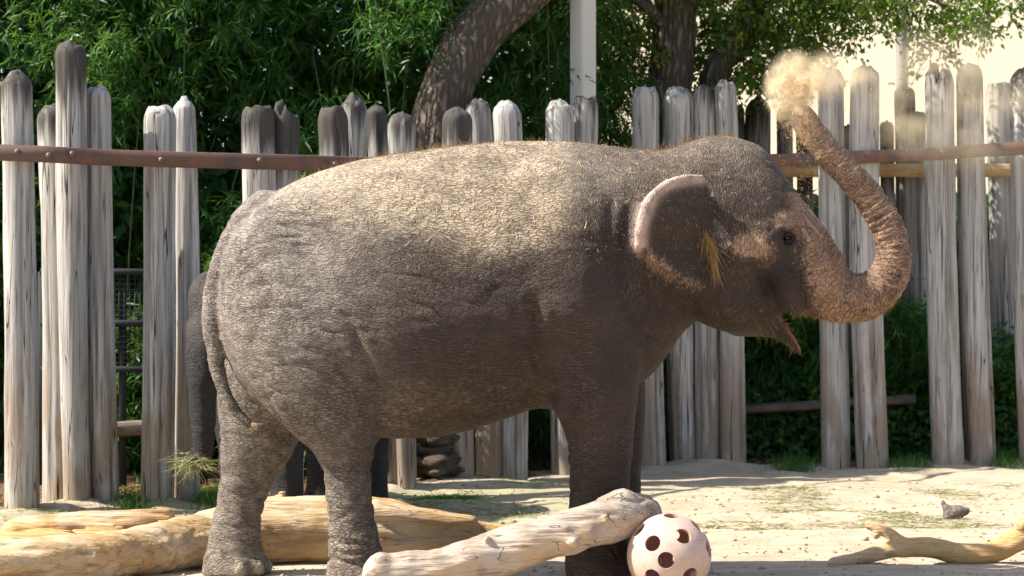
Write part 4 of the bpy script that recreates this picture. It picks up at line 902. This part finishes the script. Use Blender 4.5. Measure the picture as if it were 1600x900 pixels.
make_tree('shade_tree', 'dark-stemmed shade tree whose yellow-green crown hangs over the cream wall', Yo,
    [[P4(1035, 720, Yo, .27), P4(1040, 400, Yo, .23), P4(1044, 170, Yo, .215), P4(1052, 60, Yo, .20), P4(1062, -40, Yo, .19), P4(1080, -150, Yo, .15)],
     [P4(1085, 700, Yo + .1, .17), P4(1100, 300, Yo + .1, .15), P4(1118, 118, Yo + .1, .125), P4(1148, 72, Yo + .1, .12), P4(1178, 10, Yo + .1, .11), P4(1200, -80, Yo, .09)],
     [P4(1178, 10, Yo, .06), P4(1270, -25, Yo - .3, .045), P4(1380, -30, Yo - .6, .03), P4(1480, 10, Yo - .8, .014)], [P4(1052, 60, Yo, .07), P4(1010, 10, Yo - .3, .05), P4(960, -20, Yo - .5, .03)],
     [P4(1380, -30, Yo - .6, .02), P4(1420, 10, Yo - .7, .012), P4(1448, 60, Yo - .8, .006)]],
    [S(960, 20, .45, .45, 1300), S(985, 95, .3, .4, 700), S(992, 45, .28, .4, 700, .5), S(1112, 40, .3, .45, 1200, .6), S(1100, 110, .28, .3, 600, .6), S(1150, 20, .45, .4, 1300, .6), S(1172, 92, .3, .28, 700, .6), S(1100, 10, .2, .15, 300, -.3), S(1205, 45, .4, .4, 1500, 0),
     S(1195, 120, .2, .2, 380, -.2), S(1250, 15, .45, .33, 1500), S(1245, 70, .22, .18, 400), S(1310, -2, .45, .2, 900, -.2), S(1380, -12, .45, .18, 700, -.4), S(1440, 6, .3, .17, 420, -.6), S(1455, 48, .14, .12, 190, -.7), S(1500, 2, .35, .16, 480, -.6), S(1512, 34, .16, .1, 160, -.6),
     S(1560, 0, .3, .14, 450, -.6), S(1555, 28, .14, .09, 110, -.6), S(1330, 40, .16, .1, 150, -.3), S(1180, -60, 1.2, .5, 2500), S(1400, -70, 1.2, .4, 2000), S(1060, -90, 1.0, .5, 1800), S(1470, 78, .10, .1, 60, -.7)], 8)
# ------------------------------------------------------------------ logs, branch, ball, stump
def sdf_obj(name, f, mat, origin, disp=None, inner=None, label=None, cat=None, smooth=1, sub=0):
    V, F = f.mesh(); V = laplace(V, F, smooth, .5); me = mesh_np(name, V, F, [mat]); n = normals(me)
    V = V + n * (disp(V) if disp else 0)[:, None] if disp else V
    V = V.copy(); V[:, 2] = V[:, 2]; me.vertices.foreach_set('co', V.astype(np.float32).ravel())
    me.attributes.new('inner', 'FLOAT', 'POINT').data.foreach_set('value', (inner(V, n) if inner else np.zeros(len(V))).astype(np.float32)); me.update()
    return tag(link(name, me, None, origin), label, cat)

# big split log behind the hind legs
LY = 12.62; LO = at(400, 450, LY) * [1, 1, 0]
def Lp(px, py, y, r): p = at(px, py, LY + y); return [p[0] - LO[0], y, p[2], r]
f = Field((-2.1, -1.25, -.06), (1.7, .60, .62), .013)
f.tube([Lp(-140, 878, -1.0, .135), Lp(60, 876, -.87, .135), Lp(190, 868, -.66, .14), Lp(300, 850, -.30, .165), Lp(390, 838, -.08, .20), Lp(480, 831, 0, .215), Lp(580, 832, .02, .205), Lp(640, 836, .03, .165), Lp(700, 838, .03, .12)], .05)
f.tube([Lp(590, 800, -.10, .075), Lp(650, 812, -.10, .07), Lp(735, 818, -.06, .05)], .02); f.tube([Lp(600, 838, -.05, .13), Lp(690, 838, -.02, .10), Lp(735, 836, 0, .075)], .03); f.tube([Lp(640, 845, .02, .11), Lp(740, 842, .03, .09), Lp(800, 838, .04, .05)], .04)
f.tube([Lp(26, 832, .24, .092), Lp(110, 826, .30, .095), Lp(190, 818, .30, .08), Lp(262, 806, .29, .05)], .012)
sl, X, Y, Z = f.block((-2.1, -1.0, -.06), (.3, .45, .6))                             # torn heartwood between the near and the far half
G = np.stack(np.broadcast_arrays(X * 1.6, Y * 15, Z * 0), -1); rag = .05 * fbm(G, 4, 4) + .018 * np.sign(vnoise(G * np.array([1.2, .8, 1]), 7))
xx = X[:, 0, 0]; near_y = np.interp(xx, [-2.1, -1.27, -.78, -.36, 0, .3], [-.98, -.85, -.62, -.28, -.06, 0])[:, None, None]
tp = np.interp(xx, [-2.1, -1.4, -.8, -.35, -.1, .3], [.11, .12, .14, .21, .30, .36])[:, None, None] + rag + .03 * np.clip((Y - near_y) / .6, 0, 1)
hd = np.maximum(np.maximum(Z - tp, near_y - .02 - Y), Y - (.24 - .10 * vnoise(np.stack([xx * 3, xx * 0, xx * 0], -1), 5)[:, None, None])); hd = np.maximum(hd, X - .15)
f.put(sl, (hd * .8).astype(np.float32), .01)
log1 = sdf_obj('split_log', f, M_LOG, LO, lambda V: .014 * fbm(V * np.array([2.2, 9, 9]), 3, 3) - .012 * np.clip(1 - 2.2 * np.abs(fbm(V * np.array([1.6, 15, 15]), 2, 6)), 0, 1) ** 2 + .016 * np.clip(fbm(V * np.array([3, 14, 14]), 2, 9), -1, .2) * sstep(.5, .9, V[:, 0]),
    lambda V, n: np.clip(sstep(.10, -.02, V[:, 0]) * (V[:, 1] > np.interp(V[:, 0], [-2.1, -1.27, -.78, -.36, 0, .3], [-.92, -.79, -.56, -.20, .0, .2])) * (V[:, 1] < .20) * (V[:, 2] < np.interp(V[:, 0], [-2.1, -1.4, -.8, -.35, -.1, .3], [.26, .28, .33, .40, .44, .5])) + .55 * sstep(.85, 1.15, V[:, 0]) + .3 * vnoise(V * np.array([2, 6, 6]), 5) * (V[:, 0] > .1), 0, 1),
    'big pale fallen log, split open and orange inside, lying behind the hind legs', 'log', 1)

# smooth log leaning across the front foot
KY = 11.05; KO = at(800, 450, KY) * [1, 1, 0]
def Kp(px, py, y, r): p = at(px, py, KY + y); return [p[0] - KO[0], y, p[2], r]
f = Field((-.95, -.35, -.05), (.98, .56, .58), .0105)
f.tube([Kp(592, 898, -.06, .098), Kp(640, 893, -.05, .112), Kp(700, 886, -.04, .108), Kp(780, 862, -.02, .116), Kp(860, 838, 0, .112), Kp(930, 820, .05, .113), Kp(975, 806, .14, .118), Kp(1002, 800, .22, .105)], .03)
f.tube([Kp(950, 800, .09, .07), Kp(966, 784, .11, .052), Kp(974, 778, .12, .045)], .06); f.ball(Kp(595, 880, -.10, 0)[:3], (.055, .06, .06), .03); f.ball(Kp(640, 868, -.08, 0)[:3], (.045, .05, .025), .03)
f.ball(Kp(660, 872, -.10, 0)[:3], (.025, .03, .02), .02); f.tube([Kp(768, 850, -.10, .02), Kp(762, 842, -.13, .016)], .015); f.tube([Kp(948, 815, -.03, .016), Kp(947, 806, -.06, .013)], .015); f.ball(Kp(895, 848, -.10, 0)[:3], (.03, .03, .03), .03)
f.tube([Kp(1004, 812, .23, .08), Kp(1022, 850, .34, .055), Kp(1034, 885, .42, .045), Kp(1036, 922, .44, .04)], .06)
sdf_obj('leaning_log', f, M_LOG2, KO, lambda V: .010 * fbm(V * np.array([4, 8, 8]), 3, 3) + .004 * fbm(V * np.array([10, 26, 26]), 2, 7) - .008 * np.clip(1 - 2.5 * np.abs(fbm(V * np.array([2.2, 13, 13]), 2, 16)), 0, 1) ** 2, lambda V, n: .6 * sstep(.15, .35, fbm(V * np.array([3, 6, 6]), 2, 21)) * (n[:, 2] < .2),
    'pale barkless log propped up beside the perforated ball, crossing the front leg', 'log')

# forked branch on the sand, bottom right
BY = 12.5; BO = at(1460, 450, BY) * [1, 1, 0]
def Bp(px, py, y, r): p = at(px, py, BY + y); return [p[0] - BO[0], y, p[2], r]
f = Field((-.68, -.3, -.03), (.85, .3, .45), .0085)
f.tube([Bp(1304, 880, -.10, .034), Bp(1350, 870, -.06, .040), Bp(1400, 857, 0, .050), Bp(1440, 855, .02, .058), Bp(1500, 865, .03, .058), Bp(1550, 863, .03, .060), Bp(1600, 838, .03, .068), Bp(1670, 806, .05, .07)], .02)
f.tube([Bp(1412, 856, 0, .04), Bp(1392, 836, .03, .036), Bp(1370, 824, .05, .034), Bp(1358, 820, .06, .030)], .03); f.ball(Bp(1369, 836, .03, 0)[:3], (.025, .025, .03), .02); f.ball(Bp(1598, 820, 0, 0)[:3], (.04, .04, .04), .03)
sdf_obj('forked_branch', f, M_BRANCH, BO, lambda V: .006 * fbm(V * np.array([5, 9, 9]), 3, 3) + .003 * fbm(V * np.array([9, 30, 30]), 2, 4), lambda V, n: sstep(-.28, -.38, V[:, 0]), 'forked bare branch with stubby end lying on the sand', 'branch')
# small chunk of wood
CY = ground_Y(812); CO = at(1488, 450, CY) * [1, 1, 0]
f = Field((-.16, -.16, -.03), (.16, .16, .2), .007)
f.tube([(-.02, 0, .03, .045), (.03, 0, .05, .048), (.085, .01, .06, .03)], .02); f.tube([(-.02, 0, .05, .035), (-.055, 0, .10, .022), (-.065, 0, .13, .012)], .02)
sdf_obj('wood_chunk', f, M_GREYWOOD, CO, lambda V: .008 * fbm(V * 25, 2, 3), None, 'small dark knotty chunk of wood on the sand above the branch', 'wood')
# root stump, wood colour darkened to stand in for shade, in the fence gap under the belly
SY = ground_Y(757); SO = at(686, 450, SY) * [1, 1, 0]
f = Field((-.3, -.3, -.05), (.3, .3, .62), .012)
for i in range(9):
    r_ = random.Random(i + 4); z = .03 + i * .055; f.tube([(-.17 + r_.uniform(-.04, .04), r_.uniform(-.12, 0), z + r_.uniform(-.02, .03), .032), (0, r_.uniform(-.18, -.05), z + r_.uniform(-.02, .03), .05), (.15 + r_.uniform(-.05, .05), r_.uniform(-.12, .05), z + .03 + r_.uniform(-.02, .06), .028)], .014)
f.ball((0, .05, .22), (.16, .14, .3), .04)
sdf_obj('root_stump', f, M_STUMP, SO, lambda V: .014 * fbm(V * np.array([6, 12, 16]), 3, 3), None, 'root stump, its wood darkened as shade, wedged in the fence gap under the belly', 'stump')
# horizontal branches behind the fence
def pole_log(name, a, b, r, label, seed):
    a, b = np.array(a), np.array(b); o = a * [1, 1, 0]; q = np.linspace(0, 1, 14)[:, None]; P = a + (b - a) * q + .012 * np.stack([vnoise(np.hstack([q * 5, q * 0, q * 0 + k]), seed) for k in range(3)], 1)
    V, F = tube_np(P - o, r * (1 + .1 * vnoise(np.hstack([q * 6, q * 0, q * 0]), seed)), 14, True, lambda m, s: 1 + .08 * np.random.default_rng(seed).normal(size=(1, s)))
    root = tag(link(name, mesh_np(name, V, F, [M_GREYWOOD], True, {'inner': np.zeros(len(V))}), None, o), label, 'branch'); return root
pole_log('fallen_branch', at(1150, 642, 19.75), at(1432, 624, 19.75), .042, 'thin grey branch lying level through the undergrowth behind the right posts', 3)
pole_log('fallen_branch', at(150, 672, 17.2), at(330, 662, 17.2), .06, 'brown log lying level behind the left gap below the mesh panel', 4)

# perforated ball
def build_ball():
    R = .218; c = at(1045.5, 850, 11.1); c[2] = R; bm = bmesh.new(); bmesh.ops.create_icosphere(bm, subdivisions=5, radius=R); me = bpy.data.meshes.new('b0'); bm.to_mesh(me); bm.free()
    o = link('b0', me); sm = o.modifiers.new('s', 'SOLIDIFY'); sm.thickness = .016; sm.offset = -1
    # holes where the photo shows them (camera-facing), the rest spread evenly
    view = []
    for px, py in ((1016, 838), (1063, 827), (1036, 863), (1074, 888), (1016, 890), (1090, 815), (1106, 850)):
        x = (px - 1045.5) / 65.4; z = -(py - 864) / 65.4; x, z = [v * min(1, .985 / max(1e-6, math.hypot(x, z))) for v in (x, z)]; view.append((x, -math.sqrt(max(0, 1 - x * x - z * z)), z))
    pts = list(view); rng = random.Random(2)
    for k in range(4000):
        v = Vector([rng.gauss(0, 1) for _ in range(3)]).normalized()
        if v.y < .05 and not (v.z > .55 or v.z < -.62): continue
        if all(v.angle(Vector(p)) > .62 for p in pts): pts.append(tuple(v))
    cut = bmesh.new()
    for p in pts:
        q = Vector(p); M = Matrix.Translation(q * R) @ q.to_track_quat('Z', 'Y').to_matrix().to_4x4(); bmesh.ops.create_cone(cut, cap_ends=True, segments=28, radius1=.041, radius2=.045, depth=.09, matrix=M)
    cm = bpy.data.meshes.new('c0'); cut.to_mesh(cm); cut.free(); co = link('c0', cm)
    bo = o.modifiers.new('b', 'BOOLEAN'); bo.operation = 'DIFFERENCE'; bo.object = co; bo.solver = 'EXACT'; bo.use_self = False
    ev = bpy.data.meshes.new_from_object(o.evaluated_get(bpy.context.evaluated_depsgraph_get())); bpy.data.objects.remove(o); bpy.data.objects.remove(co)
    V = coords(ev); ev.attributes.new('inner', 'FLOAT', 'POINT').data.foreach_set('value', (np.linalg.norm(V, axis=1) < R - .012).astype(np.float32))
    ev.polygons.foreach_set('use_smooth', np.ones(len(ev.polygons), bool)); ev.materials.clear(); ev.materials.append(M_BALL); ev.name = 'perforated_ball'
    try: ev.set_sharp_from_angle(angle=math.radians(35))
    except Exception: pass
    tag(link('perforated_ball', ev, None, c), 'pale pink hollow plastic ball with round holes', 'ball')
build_ball()

# ------------------------------------------------------------------ young elephant behind, facing left
def build_calf():
    f = Field((-1.25, -.5, -.03), (1.25, .5, 1.85), .02)
    # local x forward (towards its head), built at 1.6 m shoulder height
    f.ball((-.15, 0, 1.10), (.72, .40, .46), .1); f.ball((-.50, 0, 1.08), (.40, .38, .42), .12); f.ball((.35, 0, 1.15), (.40, .32, .40), .12)
    for s in (-1, 1):
        f.tube([(-.55, .20 * s, 1.0, .24), (-.55, .22 * s, .70, .17), (-.58, .22 * s, .42, .12), (-.58, .22 * s, .15, .12), (-.57, .22 * s, .0, .15)], .08)
        f.tube([(.38, .20 * s, 1.05, .22), (.40, .22 * s, .70, .15), (.40, .22 * s, .40, .115), (.40, .22 * s, .15, .115), (.41, .22 * s, .0, .14)], .08)
        f.ball((.80, .09 * s, 1.52), (.20, .14, .20), .06); f.ball((.90, .17 * s, 1.33), (.07, .05, .07), .05); f.ball((.78, .12 * s, 1.22), (.19, .13, .17), .06)
        f.tube([(.66, .26 * s, 1.48, .03), (.58, .34 * s, 1.34, .03), (.62, .30 * s, 1.16, .02)], .05); f.ball((.62, .30 * s, 1.32), (.13, .035, .18), .03)
    f.ball((.60, 0, 1.30), (.3, .27, .30), .1); f.ball((.84, 0, 1.38), (.17, .19, .25), .07)
    f.tube([(.93, 0, 1.30, .15), (1.00, 0, 1.08, .115), (1.01, 0, .82, .09), (1.0, 0, .60, .075), (1.0, 0, .52, .062), (1.03, 0, .45, .055), (1.10, 0, .45, .045)], .05)
    f.tube([(.80, 0, 1.12, .09), (.90, 0, 1.02, .06), (.95, 0, .99, .03)], .05)
    f.tube([(-.84, 0, 1.22, .05), (-.95, 0, 1.0, .035), (-.99, 0, .75, .026), (-1.02, 0, .52, .018), (-1.07, 0, .34, .012)], .04)
    f.D = np.maximum(f.D, -(f.lo[2] + np.arange(f.n[2]) * f.h)[None, None, :].astype(np.float32))
    V, F = f.mesh(); V = laplace(V, F, 2, .5); z = np.zeros(len(V)); me = mesh_np('calf', V, F, [M_CALF], True); n = normals(me); V = V + n * (.008 * fbm(V * np.array([5, 5, 8]), 3, 2))[:, None]; V[:, 2] = np.maximum(V[:, 2], 0)
    me = mesh_np('young_elephant', V, F, [M_CALF], True, dict(dust=z + .12, pink=z, dark=z, flesh=z, nail=z, vmask=z, wr=z + .8, rim=z, pale=.7 * sstep(1.1, 1.4, V[:, 2]) * (V[:, 0] > .6), wc=V))
    return me
CP = at(464, 450, 15.0); CP[2] = 0
calf = tag(link('young_elephant', build_calf(), None, CP), 'smaller grey elephant, skin darkened as shade, standing behind, holding hay in its lowered trunk', 'elephant'); calf.rotation_euler = (0, 0, math.radians(180 + 58))
bm = bmesh.new(); bmesh.ops.create_uvsphere(bm, u_segments=16, v_segments=10, radius=.022); me = bpy.data.meshes.new('eye'); bm.to_mesh(me); bm.free(); me.materials.append(M_EYE)
for s in (-1, 1): link('eye', me, calf, (.925, .205 * s, 1.34))
tip = calf.matrix_basis @ Vector((1.10, 0, .46)); rng = np.random.default_rng(12)
n_ = 240; P = np.array(tip)[None] + rng.normal(size=(n_, 3)) * [.05, .04, .025]; D = rng.normal(size=(n_, 3)) * [1.0, .6, .25] + [-.1, -.2, -.25]
V, F = strands(P, D, rng.uniform(.07, .19, n_), np.full(n_, .005), rng, .25); V = V - np.array(tip); tag(link('hay_bundle', mesh_np('hay_bundle', V, F, [M_HAY], True, {'rnd': np.repeat(rng.random(n_), 7)}), None, tip), 'green-yellow wisp of hay held in the young elephant trunk tip', 'hay', None, 'stuff')

# ------------------------------------------------------------------ litter on the ground
def scatter_strands(name, n, xf, label, mat, seed, L=(.04, .14), W=.004, cat='grass'):
    rng = np.random.default_rng(seed); X, Y = xf(rng, n); Z = ground_z(X, Y) + .004; P = np.stack([X, Y, Z], 1); D = rng.normal(size=(len(X), 3)) * [1, 1, .12]
    D[:, 2] = np.abs(D[:, 2]); V, F = strands(P, D, rng.uniform(*L, len(X)), np.full(len(X), W), rng, .1)
    return tag(link(name, mesh_np(name, V, F, [mat], True, {'rnd': np.repeat(rng.random(len(X)), 7)})), label, cat, None, 'stuff')
def strip(rng, n):
    Y = rng.uniform(13.2, 17.5, n); X = rng.uniform(-4.8, 4.9, n) * Y / 17.5; k = (Y < fence_y(X) - .05) & (fbm(np.stack([X * 1.4, Y * 1.6, X * 0], 1), 3, 2) + .5 * sstep(2, -3, X) > .05 + .4 * rng.random(n)); return X[k], Y[k]
scatter_strands('grass_clippings', 30000, strip, 'dry green grass clippings strewn along the fence foot', M_CLIP, 21)
def clump(rng, n): p = at(700, 778, ground_Y(778)); return p[0] + rng.normal(0, .13, n), p[1] + rng.normal(0, .22, n)
scatter_strands('grass_heap', 900, clump, 'small heap of cut green grass on the ground under the belly', M_IVY, 22, (.05, .14), .005)
def gapg(rng, n):
    g = rng.integers(0, 6, n); px = np.array([205, 345, 330, 1240, 1420, 1575])[g] + rng.normal(0, [14, 22, 20, 40, 30, 18]) [g] if False else np.array([205, 345, 330, 1240, 1420, 1575])[g] + rng.normal(0, 18, n)
    Y0 = np.interp(px, FX, FY); Y = Y0 + rng.normal(0, .25, n); return (px - 800) / F_PX * Y, Y
def tufts(name, n, xf, label, seed):
    rng = np.random.default_rng(seed); X, Y = xf(rng, n); P = np.stack([X, Y, ground_z(X, Y) - .005], 1); D = rng.normal(size=(n, 3)) * [.45, .45, .1] + [0, 0, 1]
    V, F = strands(P, D, rng.uniform(.05, .15, n), np.full(n, .006), rng, .35); tag(link(name, mesh_np(name, V, F, [M_IVY], True, {'rnd': np.repeat(np.clip(rng.normal(.6, .2, n), 0, 1), 7)})), label, 'grass', None, 'stuff')
tufts('grass_tufts', 3500, gapg, 'short green grass growing in the gaps between the posts', 31)
rng = np.random.default_rng(41); n_ = 300; Y = rng.uniform(11.3, 17.5, n_); X = rng.uniform(-4.6, 4.8, n_) * Y / 17; k = Y < fence_y(X) - .05; X, Y = X[k], Y[k]; n_ = len(X)
V, F = leaves_np(np.stack([X, Y, ground_z(X, Y) + .006], 1), rng.normal(size=(n_, 3)) * [1, 1, .15], rng.normal(size=(n_, 3)) * .25 + [0, 0, 1], rng.uniform(.02, .055, n_), rng.uniform(.012, .03, n_))
tag(link('fallen_leaves', mesh_np('fallen_leaves', V, F, [M_DEADLEAF], False, {'rnd': np.repeat(rng.random(n_), 4)})), 'scattered small dead leaves on the sand', 'leaves', None, 'stuff')
n_ = 7000; px = rng.uniform(-40, 1640, n_); Y0 = np.interp(px, FX, FY); Y = Y0 + rng.uniform(.15, 1.6, n_); X = (px - 800) / F_PX * Y
V, F = leaves_np(np.stack([X, Y, ground_z(X, Y) + .008], 1), rng.normal(size=(n_, 3)) * [1, 1, .2], rng.normal(size=(n_, 3)) * .35 + [0, 0, 1], rng.uniform(.03, .09, n_), rng.uniform(.015, .04, n_))
tag(link('leaf_litter', mesh_np('leaf_litter', V, F, [M_DEADLEAF], False, {'rnd': np.repeat(rng.random(n_), 4)})), 'brown leaf litter behind the fence posts', 'leaves', None, 'stuff')
# pebbles
n_ = 2600; Y = rng.uniform(11, 18, n_); X = rng.uniform(-4.8, 4.8, n_) * Y / 17; k = Y < fence_y(X) - .02; X, Y = X[k], Y[k]; n_ = len(X)
B = np.array([[1, 0, 0], [-1, 0, 0], [0, 1, 0], [0, -1, 0], [0, 0, .7], [0, 0, -.7]]); T = np.array([[0, 2, 4], [2, 1, 4], [1, 3, 4], [3, 0, 4], [2, 0, 5], [1, 2, 5], [3, 1, 5], [0, 3, 5]])
r_ = rng.gamma(2, .0035, n_)[:, None, None] + .003; V = (B[None] * r_ * rng.uniform(.6, 1.3, (n_, 6, 3)) + np.stack([X, Y, ground_z(X, Y) + .002], 1)[:, None]).reshape(-1, 3); F = (np.arange(n_)[:, None, None] * 6 + T[None]).reshape(-1, 3)
tag(link('pebbles', mesh_np('pebbles', V, F, [simple('pebble_stone', (.34, .26, .17), .9, .1)], True)), 'small clods and pebbles on the sand', 'pebbles', None, 'stuff')

# straw lying on the big elephant's back
m = np.where((EUV[:, 0] > 430) & (EUV[:, 0] < 1080) & (EN[:, 2] > .35) & (EV[:, 1] < .15))[0]; n_ = 520; pick = rng.choice(m, n_); P = EV[pick] + EN[pick] * .004 + np.array([EX0, EY, 0]); D = np.cross(EN[pick], rng.normal(size=(n_, 3)))
V, F = strands(P, D, rng.uniform(.02, .065, n_), np.full(n_, .0022), rng, .12); tag(link('straw_bits', mesh_np('straw_bits', V, F, [M_STRAW], True)), 'loose straw lying on the big elephant back', 'straw', None, 'stuff')

# ------------------------------------------------------------------ thrown sand
SX = EX0; SPINE = np.array([E(1262, 214, -.06), E(1250, 192, -.06), E(1238, 165, -.06), E(1240, 138, -.05), E(1272, 116, -.03)]); SPINE[:, 0] += EX0; SPINE[:, 1] += EY
C = catmull(SPINE, 12); rng = np.random.default_rng(50); n_ = 45000
t = rng.random(n_) ** .85; k = (t * (len(C) - 1)).astype(int); rad = np.interp(t, [0, .25, .5, .75, 1], [.075, .095, .125, .15, .15])
d = rng.normal(size=(n_, 3)); d /= np.linalg.norm(d, axis=1)[:, None]; rr = np.minimum(np.abs(rng.normal(0, .5, n_)), 1.1); P = C[k] + d * (rad * rr)[:, None]
P += .055 * np.stack([fbm(P * 11, 3, s) for s in (1, 2, 3)], 1); n2 = 1500                                    # a thin fall of grains along the trunk and blown to the right
q = rng.random(n2); fall = np.array(E(1245, 190, -.05)) + np.array([EX0, EY, 0]) + np.stack([rng.normal(.02, .06, n2) + q * .05, rng.normal(0, .07, n2), -q ** 1.5 * .5], 1)
n3 = 2500; q = rng.random(n3); blow = np.array(E(1290, 120, 0)) + np.array([EX0, EY, 0]) + np.stack([q ** 1.6 * 1.1, rng.normal(0, .12, n3), rng.normal(0, .07 + .12 * q, n3) - .1 * q], 1)
P = np.vstack([P, fall, blow]); n_ = len(P); B = np.array([[1, 1, 1], [-1, -1, 1], [-1, 1, -1], [1, -1, -1]]) * .58; T = np.array([[0, 1, 3], [0, 2, 1], [0, 3, 2], [1, 2, 3]])
sz = rng.gamma(3, .00048, n_)[:, None, None]; O = P.mean(0); V = (P[:, None] - O + B[None] * sz * rng.uniform(.6, 1.4, (n_, 4, 3))).reshape(-1, 3); F = (np.arange(n_)[:, None, None] * 4 + T[None]).reshape(-1, 3)
tag(link('sand_plume', mesh_np('sand_plume', V, F, [M_SANDG], False), None, O), 'burst of tan sand flung from the raised trunk tip', 'sand', None, 'stuff')
def mat_dust():
    t = NT('sand_dust'); ob = t.coord(); v = t.n('ShaderNodeVolumePrincipled'); v.inputs['Color'].default_value = (.92, .79, .56, 1); v.inputs['Anisotropy'].default_value = .1
    g = t.attr; sep = t.n('ShaderNodeSeparateXYZ'); t.set(sep.inputs[0], ob)
    def lobe(c, r, pw):
        x = t.n('ShaderNodeVectorMath', operation='SUBTRACT'); t.set(x.inputs[0], ob); x.inputs[1].default_value = c
        y = t.n('ShaderNodeVectorMath', operation='DIVIDE'); t.set(y.inputs[0], x.outputs[0]); y.inputs[1].default_value = r
        l = t.n('ShaderNodeVectorMath', operation='LENGTH'); t.set(l.inputs[0], y.outputs[0]); return t.math('MULTIPLY', t.ramp(l.outputs['Value'], 1.0, .25), pw)
    n = t.noise(ob, 11, 5, .66, 0.6); n2 = t.noise(ob, 3.5, 3, .6)
    a = t.math('MAXIMUM', lobe((-.09, 0, .01), (.18, .16, .23), 46.), lobe((-.07, -.02, -.12), (.10, .11, .15), 34.)); a = t.math('MULTIPLY', a, t.ramp(n, .43, .57))
    b = t.math('MAXIMUM', lobe((.08, .02, .07), (.34, .22, .17), 13.), lobe((.75, .1, -.05), (.95, .3, .5), 2.0)); b = t.math('MULTIPLY', b, t.ramp(n2, .42, .66))
    t.set(v.inputs['Density'], t.math('ADD', a, b)); t.t.links.new(v.outputs[0], t.out.inputs['Volume']); return t.m
Oc = np.array(E(1265, 140, -.04)) + np.array([EX0, EY, 0])
bm = bmesh.new(); bmesh.ops.create_icosphere(bm, subdivisions=3, radius=1); bmesh.ops.scale(bm, vec=(1.0, .36, .56), verts=bm.verts); bmesh.ops.translate(bm, vec=(.66, .05, 0), verts=bm.verts)
me = bpy.data.meshes.new('dust_cloud'); bm.to_mesh(me); bm.free(); me.materials.append(mat_dust()); tag(link('dust_cloud', me, None, Oc), 'thin tan dust drifting right from the thrown sand', 'dust', None, 'stuff')
